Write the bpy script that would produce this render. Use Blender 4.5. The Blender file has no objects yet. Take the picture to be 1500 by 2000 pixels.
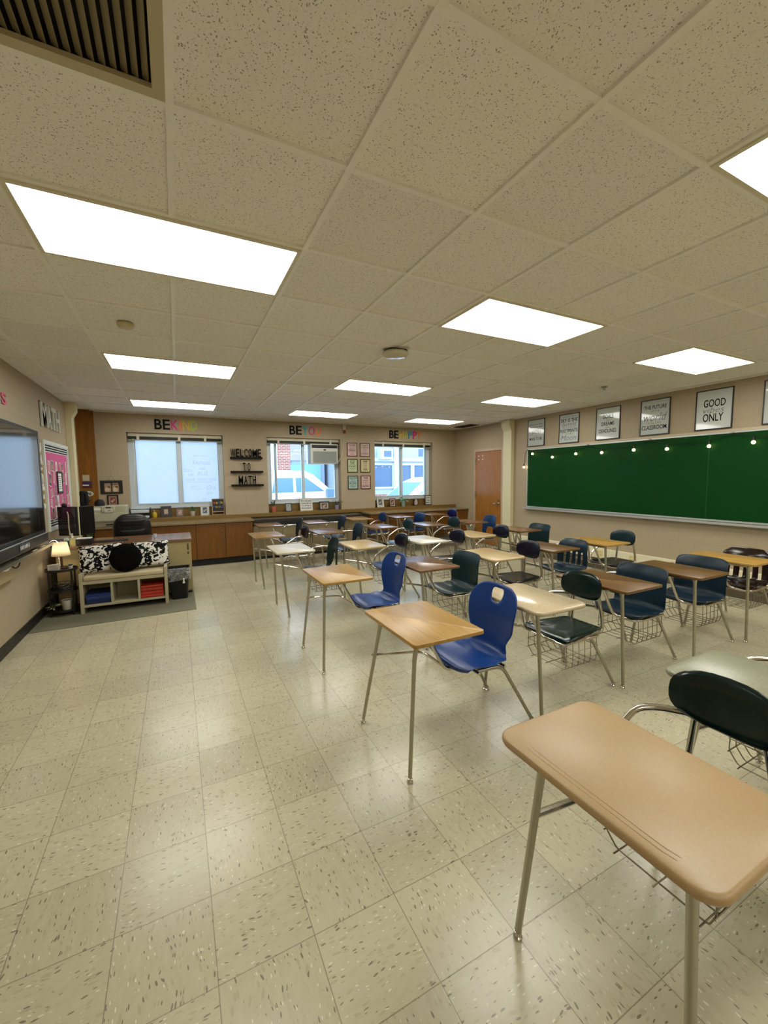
import bpy, bmesh, math, random
from mathutils import Matrix, Vector
random.seed(7)
S = bpy.context.scene
COL = S.collection
PI = math.pi

# ---------------------------------------------------------------- camera, world, exposure
CZ, H = 1.549, 2.724                      # eye height, ceiling height
YAW, PITCH, ROLL, FPX = 0.4676, -0.0832, -0.0108, 799.57
fw = Vector((math.sin(YAW)*math.cos(PITCH), math.cos(YAW)*math.cos(PITCH), math.sin(PITCH)))
rt0 = Vector((math.cos(YAW), -math.sin(YAW), 0)); up0 = rt0.cross(fw)
rt = math.cos(ROLL)*rt0 + math.sin(ROLL)*up0
up = -math.sin(ROLL)*rt0 + math.cos(ROLL)*up0
cd = bpy.data.cameras.new('camera'); cam = bpy.data.objects.new('camera', cd); COL.objects.link(cam)
cd.sensor_fit = 'HORIZONTAL'; cd.sensor_width = 36.0; cd.lens = 36.0*FPX/1500.0; cd.clip_start = 0.05; cd.clip_end = 200
cam.matrix_world = Matrix(((rt.x, up.x, -fw.x, 0), (rt.y, up.y, -fw.y, 0), (rt.z, up.z, -fw.z, CZ), (0, 0, 0, 1)))
S.camera = cam
W = bpy.data.worlds.new('overcast_sky'); S.world = W; W.use_nodes = True
WB = W.node_tree.nodes['Background']
WB.inputs[0].default_value = (0.64, 0.77, 1.0, 1); WB.inputs[1].default_value = 8.0
LAMP_STRENGTH = 13.5                        # ceiling diffusers
LAMP_COLOR = (1.0, 1.0, 0.93, 1)
TABLE_LAMP_W = 1.6
S.view_settings.view_transform = 'Standard'; S.view_settings.look = 'None'
S.view_settings.gamma = 1; S.view_settings.use_curve_mapping = False
S.view_settings.exposure = 0.0
S.cycles.max_bounces = 8; S.cycles.diffuse_bounces = 5; S.cycles.glossy_bounces = 4
S.cycles.transmission_bounces = 6; S.cycles.transparent_max_bounces = 8
S.cycles.sample_clamp_indirect = 6.0
S.cycles.caustics_reflective = False; S.cycles.caustics_refractive = False
S.cycles.use_denoising = True

# ---------------------------------------------------------------- materials
def lin(c):
    if isinstance(c, str):
        c = c.lstrip('#'); c = [int(c[i:i+2], 16)/255 for i in (0, 2, 4)]
        c = [v/12.92 if v <= .04045 else ((v+.055)/1.055)**2.4 for v in c]
    return (c[0], c[1], c[2], 1)
class NT:
    def __init__(s, name):
        s.m = bpy.data.materials.new(name); s.m.use_nodes = True
        s.t = s.m.node_tree; s.b = s.t.nodes['Principled BSDF']; s.out = s.t.nodes['Material Output']
    def n(s, typ, **kw):
        nd = s.t.nodes.new('ShaderNode'+typ)
        for k, v in kw.items():
            if k.startswith('i_'): nd.inputs[k[2:].replace('_', ' ')].default_value = v
            else: setattr(nd, k, v)
        return nd
    def l(s, a, b): s.t.links.new(a, b)
    def math(s, op, a, b=None, c=None):
        nd = s.t.nodes.new('ShaderNodeMath'); nd.operation = op
        for i, v in enumerate((a, b, c)):
            if v is None: continue
            if isinstance(v, (int, float)): nd.inputs[i].default_value = v
            else: s.l(v, nd.inputs[i])
        return nd.outputs[0]
    def mix(s, f, a, b, typ='MIX'):
        nd = s.t.nodes.new('ShaderNodeMix'); nd.data_type = 'RGBA'; nd.blend_type = typ
        for i, v in ((0, f), (6, a), (7, b)):
            if isinstance(v, (int, float)): nd.inputs[i].default_value = v
            elif isinstance(v, tuple): nd.inputs[i].default_value = v
            else: s.l(v, nd.inputs[i])
        return nd.outputs[2]
    def coords(s): return s.n('TexCoord').outputs['Object']
    def sep(s, v):
        nd = s.n('SeparateXYZ'); s.l(v, nd.inputs[0]); return nd.outputs
    def comb(s, x, y, z):
        nd = s.n('CombineXYZ')
        for i, v in enumerate((x, y, z)):
            if isinstance(v, (int, float)): nd.inputs[i].default_value = v
            else: s.l(v, nd.inputs[i])
        return nd.outputs[0]
    def bump(s, h, strength, dist=.002):
        nd = s.n('Bump'); nd.inputs['Strength'].default_value = strength; nd.inputs['Distance'].default_value = dist
        s.l(h, nd.inputs['Height']); s.l(nd.outputs[0], s.b.inputs['Normal'])
_MC = {}
def mat(name, col, rough=.5, metal=0., spec=.5, var=.06, scale=18., bump=0., coat=0.):
    """plain painted / plastic / metal surface with a little procedural unevenness"""
    if name in _MC: return _MC[name]
    k = NT(name); c = lin(col)
    nz = k.n('TexNoise', i_Scale=scale, i_Detail=3.0); k.l(k.coords(), nz.inputs['Vector'])
    d = (c[0]*(1-var), c[1]*(1-var), c[2]*(1-var), 1); e = (min(1, c[0]*(1+var)), min(1, c[1]*(1+var)), min(1, c[2]*(1+var)), 1)
    k.l(k.mix(nz.outputs[0], d, e), k.b.inputs['Base Color'])
    k.b.inputs['Roughness'].default_value = rough; k.b.inputs['Metallic'].default_value = metal
    k.b.inputs['Specular IOR Level'].default_value = spec
    if coat: k.b.inputs['Coat Weight'].default_value = coat; k.b.inputs['Coat Roughness'].default_value = .15
    if bump: k.bump(nz.outputs[0], bump)
    _MC[name] = k.m; return k.m
def wood(name, light, dark, along='Y', rough=.4, gs=1.0, spec=.5):
    if name in _MC: return _MC[name]
    k = NT(name); o = k.sep(k.coords())
    s = {'X': (2.2, 34, 34), 'Y': (34, 2.2, 34), 'Z': (34, 34, 2.2)}[along]
    v = k.comb(k.math('MULTIPLY', o[0], s[0]*gs), k.math('MULTIPLY', o[1], s[1]*gs), k.math('MULTIPLY', o[2], s[2]*gs))
    n1 = k.n('TexNoise', i_Scale=1.0, i_Detail=6.0, i_Roughness=.62, i_Distortion=.8); k.l(v, n1.inputs['Vector'])
    n2 = k.n('TexNoise', i_Scale=4.2, i_Detail=3.0); k.l(v, n2.inputs['Vector'])
    f = k.math('ADD', k.math('MULTIPLY', n1.outputs[0], .75), k.math('MULTIPLY', n2.outputs[0], .3))
    r = k.n('ValToRGB'); r.color_ramp.elements[0].position = .36; r.color_ramp.elements[1].position = .66
    r.color_ramp.elements[0].color = lin(dark); r.color_ramp.elements[1].color = lin(light); k.l(f, r.inputs[0])
    k.l(r.outputs[0], k.b.inputs['Base Color']); k.b.inputs['Roughness'].default_value = rough
    k.b.inputs['Specular IOR Level'].default_value = spec
    k.bump(f, .08, .001); _MC[name] = k.m; return k.m
def emit(name, col, strength, base=None):
    if name in _MC: return _MC[name]
    k = NT(name); c = lin(col); k.b.inputs['Base Color'].default_value = lin(base) if base else c
    k.b.inputs['Emission Color'].default_value = c; k.b.inputs['Emission Strength'].default_value = strength
    _MC[name] = k.m; return k.m
def speck(name, base, a, b, rough=.35):
    """laminate with fine speckle"""
    if name in _MC: return _MC[name]
    k = NT(name); n = k.n('TexNoise', i_Scale=260.0, i_Detail=2.0); k.l(k.coords(), n.inputs['Vector'])
    m2 = k.n('TexNoise', i_Scale=5.0, i_Detail=3.0); k.l(k.coords(), m2.inputs['Vector'])
    r = k.n('ValToRGB'); e = r.color_ramp.elements; e[0].position = .33; e[0].color = lin(a); e[1].position = .68; e[1].color = lin(b)
    x = e.new(.45); x.color = lin(base); x = e.new(.57); x.color = lin(base)
    k.l(n.outputs[0], r.inputs[0])
    dk = k.math('ADD', .9, k.math('MULTIPLY', m2.outputs[0], .2))
    k.l(k.mix(1.0, r.outputs[0], k.comb(dk, dk, dk), 'MULTIPLY'), k.b.inputs['Base Color'])
    k.b.inputs['Roughness'].default_value = rough; _MC[name] = k.m; return k.m
def block_wall(name, axis, col):
    """painted concrete block: 0.4 x 0.2 m courses in running bond, faint joints"""
    k = NT(name); o = k.sep(k.coords()); v = k.comb(o[axis], o[2], 0)
    br = k.n('TexBrick'); k.l(v, br.inputs['Vector'])
    for nm, val in (('Scale', 1.0), ('Mortar Size', .0045), ('Mortar Smooth', .35), ('Brick Width', .4064), ('Row Height', .2032)): br.inputs[nm].default_value = val
    br.offset = .5
    n = k.n('TexNoise', i_Scale=60.0, i_Detail=4.0); k.l(k.coords(), n.inputs['Vector'])
    n2 = k.n('TexNoise', i_Scale=1.3, i_Detail=3.0); k.l(k.coords(), n2.inputs['Vector'])
    c = lin(col); a = tuple(x*.93 for x in c[:3])+(1,); b = tuple(x*1.05 for x in c[:3])+(1,)
    base = k.mix(n2.outputs[0], a, b)
    k.l(k.mix(br.outputs['Fac'], base, tuple(x*.93 for x in c[:3])+(1,)), k.b.inputs['Base Color'])
    k.b.inputs['Roughness'].default_value = .55; k.b.inputs['Specular IOR Level'].default_value = .35
    h = k.math('SUBTRACT', k.math('MULTIPLY', n.outputs[0], .25), k.math('MULTIPLY', br.outputs['Fac'], 1.0))
    k.bump(h, .3, .004); return k.m
def floor_mat():
    k = NT('vinyl_tile'); o = k.sep(k.coords()); T = .3048
    tx = k.math('DIVIDE', k.math('ADD', o[0], .2617+T*40), T); ty = k.math('DIVIDE', k.math('SUBTRACT', o[1], 1.856-T*40), T)
    ix = k.math('FLOOR', tx); iy = k.math('FLOOR', ty)
    par = k.math('MODULO', k.math('ADD', ix, iy), 2.0)
    fx = k.math('FRACT', tx); fy = k.math('FRACT', ty)
    d = k.math('MINIMUM', k.math('MINIMUM', fx, k.math('SUBTRACT', 1.0, fx)), k.math('MINIMUM', fy, k.math('SUBTRACT', 1.0, fy)))
    joint = k.math('SUBTRACT', 1.0, k.math('SMOOTH_MIN', 1.0, k.math('DIVIDE', d, .0075), .1))
    joint = k.math('MAXIMUM', joint, 0.0)
    wn = k.n('TexWhiteNoise', noise_dimensions='2D'); k.l(k.comb(ix, iy, 0), wn.inputs['Vector'])
    # chips run along x on one tile and along y on the next
    off = k.math('MULTIPLY', wn.outputs['Value'], 17.0)
    u = k.math('ADD', k.math('ADD', k.math('MULTIPLY', o[0], par), k.math('MULTIPLY', o[1], k.math('SUBTRACT', 1.0, par))), off)
    v = k.math('ADD', k.math('MULTIPLY', o[1], par), k.math('MULTIPLY', o[0], k.math('SUBTRACT', 1.0, par)))
    n0 = k.n('TexNoise', i_Scale=9.0, i_Detail=1.0); k.l(k.coords(), n0.inputs['Vector'])
    jit = k.math('MULTIPLY', n0.outputs[0], .05)
    def chips(su, sv, thr, seed):
        vo = k.n('TexVoronoi', i_Scale=1.0); vo.inputs['Randomness'].default_value = 1.0
        k.l(k.comb(k.math('MULTIPLY', u, su), k.math('MULTIPLY', k.math('ADD', v, jit), sv), seed), vo.inputs['Vector'])
        sz = k.sep(vo.outputs['Color'])
        t = k.math('MULTIPLY', k.math('SUBTRACT', sz[0], .5), thr)
        return k.math('GREATER_THAN', t, vo.outputs['Distance']), sz
    ck, ckc = chips(34, 125, .72, 0.0)
    lt, _ = chips(36, 120, .55, 5.3)
    mid, _ = chips(30, 100, 1.0, 9.1)
    fa = k.n('TexNoise', i_Scale=1.0, i_Detail=4.0, i_Roughness=.65)
    k.l(k.comb(k.math('MULTIPLY', u, 14.0), k.math('MULTIPLY', v, 46.0), off), fa.inputs['Vector'])
    ton = k.math('ADD', .9, k.math('MULTIPLY', wn.outputs['Value'], .12))
    base = k.mix(fa.outputs[0], lin(FLOOR_A), lin(FLOOR_B))
    base = k.mix(k.math('MULTIPLY', mid, .30), base, lin(FLOOR_MID))
    base = k.mix(k.math('MULTIPLY', lt, .7), base, lin(FLOOR_LT))
    base = k.mix(k.math('MULTIPLY', ck, .66), base, lin(FLOOR_DK))
    base = k.mix(1.0, base, k.comb(ton, ton, ton), 'MULTIPLY')
    big = k.n('TexNoise', i_Scale=.9, i_Detail=4.0); k.l(k.coords(), big.inputs['Vector'])
    bg = k.math('ADD', .88, k.math('MULTIPLY', big.outputs[0], .24))
    base = k.mix(1.0, base, k.comb(bg, bg, bg), 'MULTIPLY')
    k.l(k.mix(k.math('MULTIPLY', joint, .75), base, lin('#4b4433')), k.b.inputs['Base Color'])
    k.l(k.math('ADD', .165, k.math('MULTIPLY', big.outputs[0], .15)), k.b.inputs['Roughness'])
    k.b.inputs['Specular IOR Level'].default_value = .42
    wv = k.n('TexNoise', i_Scale=5.0, i_Detail=2.0); k.l(k.coords(), wv.inputs['Vector'])
    k.bump(k.math('SUBTRACT', k.math('MULTIPLY', wv.outputs[0], .5), k.math('MULTIPLY', joint, .3)), .1, .004)
    return k.m
def ceiling_mat():
    k = NT('acoustic_tile'); c = k.coords(); o = k.sep(c)
    w = k.n('TexNoise', i_Scale=22.0, i_Detail=2.0); k.l(c, w.inputs['Vector'])
    va = k.n('VectorMath', operation='ADD'); sc = k.n('VectorMath', operation='SCALE'); k.l(w.outputs['Color'], sc.inputs[0]); sc.inputs['Scale'].default_value = .035
    k.l(c, va.inputs[0]); k.l(sc.outputs[0], va.inputs[1])
    vo = k.n('TexVoronoi', i_Scale=155.0); k.l(va.outputs[0], vo.inputs['Vector'])
    z = k.sep(vo.outputs['Color'])
    hole = k.math('GREATER_THAN', k.math('MULTIPLY', k.math('SUBTRACT', z[0], .44), .8), vo.outputs['Distance'])
    v2 = k.n('TexVoronoi', i_Scale=330.0); k.l(va.outputs[0], v2.inputs['Vector'])
    z2 = k.sep(v2.outputs['Color'])
    pin = k.math('GREATER_THAN', k.math('MULTIPLY', k.math('SUBTRACT', z2[0], .38), .68), v2.outputs['Distance'])
    cell = k.n('TexWhiteNoise', noise_dimensions='2D'); T = .6096
    k.l(k.comb(k.math('FLOOR', k.math('DIVIDE', k.math('ADD', o[0], .573), T)), k.math('FLOOR', k.math('DIVIDE', k.math('SUBTRACT', o[1], 1.542), T)), 0), cell.inputs['Vector'])
    ton = k.math('ADD', .95, k.math('MULTIPLY', cell.outputs['Value'], .07))
    base = k.mix(k.math('MULTIPLY', pin, .38), lin(CEIL_COL), lin('#8f8468'))
    base = k.mix(k.math('MULTIPLY', hole, .62), base, lin('#5f563d'))
    k.l(k.mix(1.0, base, k.comb(ton, ton, ton), 'MULTIPLY'), k.b.inputs['Base Color'])
    k.b.inputs['Roughness'].default_value = .9; k.b.inputs['Specular IOR Level'].default_value = .15
    k.bump(k.math('SUBTRACT', 1.0, hole), .5, .002); return k.m
FLOOR_A, FLOOR_B, FLOOR_MID, FLOOR_LT, FLOOR_DK = '#aaa286', '#bcb599', '#8f8669', '#dfd9c4', '#463e30'
CEIL_COL = '#eeede8'
WALL_COL = '#a5957b'

# ---------------------------------------------------------------- mesh helpers
class MB:
    def __init__(s, M=None): s.bm = bmesh.new(); s.M = M.copy() if M else Matrix(); s.mi = 0
    def _face(s, vs):
        try: f = s.bm.faces.new(vs); f.material_index = s.mi; return f
        except ValueError: return None
    def v(s, p): return s.bm.verts.new(s.M @ Vector(p))
    def box(s, x0, x1, y0, y1, z0, z1, r=0.):
        if r > 0:
            pts = rrect(x0, x1, y0, y1, r); s.prism(pts, z0, z1); return s
        a = [s.v((x, y, z)) for z in (z0, z1) for y in (y0, y1) for x in (x0, x1)]
        for q in ((0, 2, 3, 1), (4, 5, 7, 6), (0, 1, 5, 4), (2, 6, 7, 3), (0, 4, 6, 2), (1, 3, 7, 5)): s._face([a[i] for i in q])
        return s
    def prism(s, pts, z0, z1, axis='z', taper=1.0):
        n = len(pts); cx = sum(p[0] for p in pts)/n; cy = sum(p[1] for p in pts)/n
        def P(p, z, t):
            a, b = cx+(p[0]-cx)*t, cy+(p[1]-cy)*t
            return {'z': (a, b, z), 'y': (a, z, b), 'x': (z, a, b)}[axis]
        A = [s.v(P(p, z0, 1)) for p in pts]; B = [s.v(P(p, z1, taper)) for p in pts]
        s._face(A[::-1]); s._face(B)
        for i in range(n): s._face([A[i], A[(i+1) % n], B[(i+1) % n], B[i]])
        return s
    def slab(s, pts, z0, z1, e=.004):
        """outline with softened top and bottom rims"""
        n = len(pts); cx = sum(p[0] for p in pts)/n; cy = sum(p[1] for p in pts)/n
        def ring(z, ins):
            out = []
            for p in pts:
                d = Vector((p[0]-cx, p[1]-cy)); L = d.length or 1; d *= max(0, L-ins*1.2)/L
                out.append(s.v((cx+d.x, cy+d.y, z)))
            return out
        R = [ring(z0, e), ring(z0+e*.3, e*.3), ring(z0+e, 0), ring(z1-e, 0), ring(z1-e*.3, e*.3), ring(z1, e)]
        s._face(R[0][::-1]); s._face(R[-1])
        for a, b in zip(R, R[1:]):
            for i in range(n): s._face([a[i], a[(i+1) % n], b[(i+1) % n], b[i]])
        return s
    def tube(s, pts, r, n=10, closed=False, r2=None):
        P = [Vector(p) for p in pts]; N = len(P); rings = []; prev = None
        for i, p in enumerate(P):
            if closed: t = (P[(i+1) % N]-P[i-1])
            else: t = (P[min(i+1, N-1)]-P[max(i-1, 0)])
            t.normalize()
            if prev is None: a = t.orthogonal().normalized()
            else:
                a = prev - t*prev.dot(t)
                a = a.normalized() if a.length > 1e-6 else t.orthogonal().normalized()
            prev = a; b = t.cross(a)
            rr = r if r2 is None else r+(r2-r)*i/(N-1)
            rings.append([s.v(p+rr*(math.cos(2*PI*j/n)*a+math.sin(2*PI*j/n)*b)) for j in range(n)])
        for i in range(N if closed else N-1):
            A, B = rings[i], rings[(i+1) % N]
            for j in range(n): s._face([A[j], A[(j+1) % n], B[(j+1) % n], B[j]])
        if not closed: s._face(rings[0][::-1]); s._face(rings[-1])
        return s
    def lathe(s, prof, c=(0, 0, 0), n=20, sx=1., sy=1.):
        rings = []
        for r, z in prof:
            if r < 1e-6: rings.append([s.v((c[0], c[1], c[2]+z))])
            else: rings.append([s.v((c[0]+sx*r*math.cos(2*PI*j/n), c[1]+sy*r*math.sin(2*PI*j/n), c[2]+z)) for j in range(n)])
        for A, B in zip(rings, rings[1:]):
            for j in range(n):
                q = [A[j % len(A)], A[(j+1) % len(A)], B[(j+1) % len(B)], B[j % len(B)]]
                u = []
                for x in q:
                    if x not in u: u.append(x)
                if len(u) > 2: s._face(u)
        if len(rings[0]) > 1: s._face(rings[0][::-1])
        if len(rings[-1]) > 1: s._face(rings[-1])
        return s
    def ball(s, c, r, n=12, m=8, sz=1.0, sx=1., sy=1.):
        return s.lathe([(r*math.sin(PI*i/m), -sz*r*math.cos(PI*i/m)) for i in range(m+1)], c, n, sx, sy)
    def grid(s, fn, nu, nv, skip=None):
        g = [[s.v(fn(i/nu, j/nv)) for i in range(nu+1)] for j in range(nv+1)]
        for j in range(nv):
            for i in range(nu):
                if skip and skip(i, j): continue
                s._face([g[j][i], g[j][i+1], g[j+1][i+1], g[j+1][i]])
        return s
    def frame(s, x0, x1, y0, y1, w, z0, z1):
        """picture frame in the local xy plane"""
        s.box(x0, x1, y0, y0+w, z0, z1); s.box(x0, x1, y1-w, y1, z0, z1)
        s.box(x0, x0+w, y0+w, y1-w, z0, z1); s.box(x1-w, x1, y0+w, y1-w, z0, z1); return s
    def text(s, body, x0, x1, y0, y1, z, depth=.0006, shear=0., bold=0., keep=False):
        cu = bpy.data.curves.new('t', 'FONT'); cu.body = body; cu.size = 1; cu.extrude = .5; cu.shear = shear; cu.offset = bold; cu.resolution_u = 3
        ob = bpy.data.objects.new('t', cu); COL.objects.link(ob)
        dg = bpy.context.evaluated_depsgraph_get(); me = bpy.data.meshes.new_from_object(ob.evaluated_get(dg))
        co = [v.co.copy() for v in me.vertices]
        if co:
            ax, bx = min(c.x for c in co), max(c.x for c in co); ay, by = min(c.y for c in co), max(c.y for c in co)
            kx = (x1-x0)/max(bx-ax, 1e-4); ky = (y1-y0)/max(by-ay, 1e-4)
            if keep: kx = ky = min(kx, ky)
            ox = (x0+x1)/2-kx*(ax+bx)/2; oy = (y0+y1)/2-ky*(ay+by)/2
            vs = [s.v((ox+kx*c.x, oy+ky*c.y, z+(depth if c.z > 0 else 0))) for c in co]
            for p in me.polygons: s._face([vs[i] for i in p.vertices])
        COL.objects.unlink(ob); bpy.data.objects.remove(ob); bpy.data.curves.remove(cu); bpy.data.meshes.remove(me)
        return s
    def mesh(s, name, mats, smooth=True, ang=38):
        bmesh.ops.recalc_face_normals(s.bm, faces=s.bm.faces)
        me = bpy.data.meshes.new(name); s.bm.to_mesh(me); s.bm.free()
        for m in (mats if isinstance(mats, (list, tuple)) else [mats]): me.materials.append(m)
        if smooth:
            for p in me.polygons: p.use_smooth = True
            me.set_sharp_from_angle(angle=math.radians(ang))
        return me
    def build(s, name, mats, parent=None, smooth=True, ang=38, bevel=0.):
        return link(name, s.mesh(name, mats, smooth, ang), parent, bevel)
def link(name, me, parent=None, bevel=0.):
    o = bpy.data.objects.new(name, me); COL.objects.link(o)
    if parent: o.parent = parent
    if bevel:
        m = o.modifiers.new('bevel', 'BEVEL'); m.width = bevel; m.segments = 2; m.limit_method = 'ANGLE'; m.angle_limit = .6
    return o
def rrect(x0, x1, y0, y1, r, n=5):
    out = []
    for cx, cy, a in ((x1-r, y1-r, 0), (x0+r, y1-r, 90), (x0+r, y0+r, 180), (x1-r, y0+r, 270)):
        for i in range(n+1):
            t = math.radians(a+90*i/n); out.append((cx+r*math.cos(t), cy+r*math.sin(t)))
    return out
def arc(p0, p1, p2, r=.05, n=5):
    """polyline corner p0-p1-p2 rounded at p1"""
    a, b, c = Vector(p0), Vector(p1), Vector(p2); u = (a-b).normalized(); w = (c-b).normalized()
    A, C = b+u*r, b+w*r
    return [tuple((1-t)**2*A+2*t*(1-t)*b+t*t*C) for t in [i/n for i in range(n+1)]]
def path(pts, r=.05, n=5):
    out = [pts[0]]
    for i in range(1, len(pts)-1):
        rr = min(r, (Vector(pts[i])-Vector(pts[i-1])).length*.45, (Vector(pts[i+1])-Vector(pts[i])).length*.45)
        out += arc(pts[i-1], pts[i], pts[i+1], rr, n)
    return out+[pts[-1]]
def tag(o, label, cat, group=None, kind=None):
    o['label'] = label; o['category'] = cat
    if group: o['group'] = group
    if kind: o['kind'] = kind
    return o
def thing(name, label, cat, loc=(0, 0, 0), rz=0., group=None):
    o = bpy.data.objects.new(name, None); COL.objects.link(o); o.location = loc; o.rotation_euler = (0, 0, rz); o.empty_display_size = .05
    return tag(o, label, cat, group)
def struct(o): o['kind'] = 'structure'; return o
def wallM(wall, u, z, off=0.):
    """local x = along the wall as the viewer reads it, y = up, z = out of the wall"""
    if wall == 'B': X, N, O = Vector((1, 0, 0)), Vector((0, -1, 0)), Vector((u, BACK_Y-off, z))
    elif wall == 'R': X, N, O = Vector((0, -1, 0)), Vector((-1, 0, 0)), Vector((RIGHT_X-off, u, z))
    else: X, N, O = Vector((0, 1, 0)), Vector((1, 0, 0)), Vector((LEFT_X+off, u, z))
    Y = Vector((0, 0, 1))
    return Matrix(((X.x, Y.x, N.x, O.x), (X.y, Y.y, N.y, O.y), (X.z, Y.z, N.z, O.z), (0, 0, 0, 1)))
LEFT_X, RIGHT_X, BACK_Y, FRONT_Y = -1.44, 6.32, 8.50, -2.2
WIN = [(-.745, .835), (1.66, 3.24), (4.07, 5.64)]      # window openings along the back wall
SILL_Z, WTOP = .865, 2.395

# shared materials
M_chrome = mat('chrome', '#c9c4b8', .16, 1.0, var=.03)
M_steel = mat('satin_steel', '#aaa594', .32, .9, var=.05)
M_wire = mat('basket_wire', '#8d8776', .35, .85)
M_black = mat('black_plastic', '#0c0c0d', .42)
M_white = mat('white_paint', '#e6e3d8', .45)
M_paper = mat('white_paper', '#e4e4dd', .7, spec=.2)
M_ink = mat('black_ink', '#141416', .8, spec=.1)
M_ink2 = mat('grey_ink', '#6d7076', .8, spec=.1)
M_alu = mat('aluminium_trim', '#c6cac6', .35, .6)
M_cream = mat('cream_paint', '#c9bd97', .4)
# ================================================================ the room
def room():
    fm = floor_mat()
    struct(MB().box(LEFT_X-.2, RIGHT_X+.2, FRONT_Y-.2, BACK_Y+.3, -.12, 0).build('floor', fm, smooth=False))
    wb = block_wall('painted_block_back', 0, WALL_COL); wl = block_wall('painted_block_side', 1, WALL_COL)
    b = MB()
    Y0, Y1 = BACK_Y, BACK_Y+.3
    b.box(LEFT_X-.2, RIGHT_X+.2, Y0, Y1, 0, .79)
    b.box(LEFT_X-.2, RIGHT_X+.2, Y0, Y1, WTOP, H+.1)
    xs = [LEFT_X-.2]+[q for w in WIN for q in w]+[RIGHT_X+.2]
    for i in range(0, len(xs), 2): b.box(xs[i], xs[i+1], Y0, Y1, .79, WTOP)
    struct(b.build('wall_back', wb, smooth=False))
    struct(MB().box(LEFT_X-.2, LEFT_X, FRONT_Y, BACK_Y, 0, H+.1).build('wall_left', wl, smooth=False))
    struct(MB().box(RIGHT_X, RIGHT_X+.2, FRONT_Y, BACK_Y, 0, H+.1).build('wall_right', wl, smooth=False))
    struct(MB().box(LEFT_X-.2, RIGHT_X+.2, FRONT_Y-.2, FRONT_Y, 0, H+.1).build('wall_front', wb, smooth=False))
    # ceiling: tiles with openings where the troffers sit
    T = .6096; X0, Y0c = -.573, 1.542
    holes = set()
    for i, j in TROFFERS: holes |= {(i, j), (i+1, j)}
    holes.add((0, -1))
    c = MB(); z0, z1 = H+.011, H+.035
    for i in range(-2, 12):
        for j in range(-7, 12):
            if (i, j) in holes: continue
            x0, x1 = max(LEFT_X, X0+i*T), min(RIGHT_X, X0+(i+1)*T); y0, y1 = max(FRONT_Y, Y0c+j*T), min(BACK_Y, Y0c+(j+1)*T)
            if x1 > x0 and y1 > y0: c.box(x0, x1, y0, y1, z0, z1)
    struct(c.build('ceiling', ceiling_mat(), smooth=False))
    g = MB(); w = .012
    for i in range(-1, 12):
        x = X0+i*T
        if not LEFT_X < x < RIGHT_X: continue
        y = FRONT_Y
        for j in sorted(j for a, j in TROFFERS if a == i-1): g.box(x-w, x+w, y, Y0c+j*T-w, H-.001, H+.013); y = Y0c+(j+1)*T+w
        g.box(x-w, x+w, y, BACK_Y, H-.001, H+.013)
    for j in range(-6, 12):
        y = Y0c+j*T
        if not FRONT_Y < y < BACK_Y: continue
        g.box(LEFT_X, RIGHT_X, y-w, y+w, H, H+.0125)
    for a in ((LEFT_X, LEFT_X+.02, FRONT_Y, BACK_Y), (RIGHT_X-.02, RIGHT_X, FRONT_Y, BACK_Y), (LEFT_X, RIGHT_X, BACK_Y-.02, BACK_Y)): g.box(*a, H-.002, H+.008)
    struct(g.build('trim_1', mat('ceiling_grid_paint', CEIL_COL, .5), smooth=False))
    # baseboards
    bk = mat('black_rubber_base', '#17140f', .45)
    struct(MB().box(LEFT_X, LEFT_X+.012, FRONT_Y, BACK_Y, 0, .105).build('baseboard_left', bk, smooth=False))
    r = MB(); r.box(RIGHT_X-.012, RIGHT_X, FRONT_Y, 6.45, 0, .105); r.box(RIGHT_X-.012, RIGHT_X, 7.72, 7.92, 0, .105)
    struct(r.build('baseboard_right', bk, smooth=False))
    # cream steel frame columns with flared heads
    col = mat('cream_column_paint', '#d2c9a4', .4)
    for nm, sx, wx, y0, y1 in (('column', 1, LEFT_X, 7.66, 7.82), ('column', -1, RIGHT_X, 6.46, 6.70)):
        q = MB(); P = [(0, 0), (.085, 0), (.085, 2.5), (.14, 2.6), (.14, H), (0, H)]
        q.prism([(wx+sx*a, z) for a, z in P], y0, y0+.012, 'y'); q.prism([(wx+sx*a, z) for a, z in P], y1-.012, y1, 'y')
        q.prism([(wx+sx*(a*.97), z) for a, z in P], y0+.012, y1-.012, 'y')
        struct(q.build('trim_2' if sx > 0 else 'trim_3', col, smooth=False, bevel=.003))
    # timber pipe casing in the back corner
    oakv = wood('brown_panel_wood', '#8c5812', '#6f430b', 'Z', .35)
    q = MB().box(LEFT_X, -1.245, BACK_Y-.10, BACK_Y, 0, H); q.box(-1.245, -1.20, BACK_Y-.03, BACK_Y, 0, H)
    struct(q.build('trim_4', oakv, smooth=False))
    # continuous timber sill
    struct(MB().box(-1.20, RIGHT_X-.02, BACK_Y-.07, BACK_Y, .79, SILL_Z).build('trim_5', wood('sill_wood', '#7d6230', '#6b5226', 'X', .35), smooth=False, bevel=.004))
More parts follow.
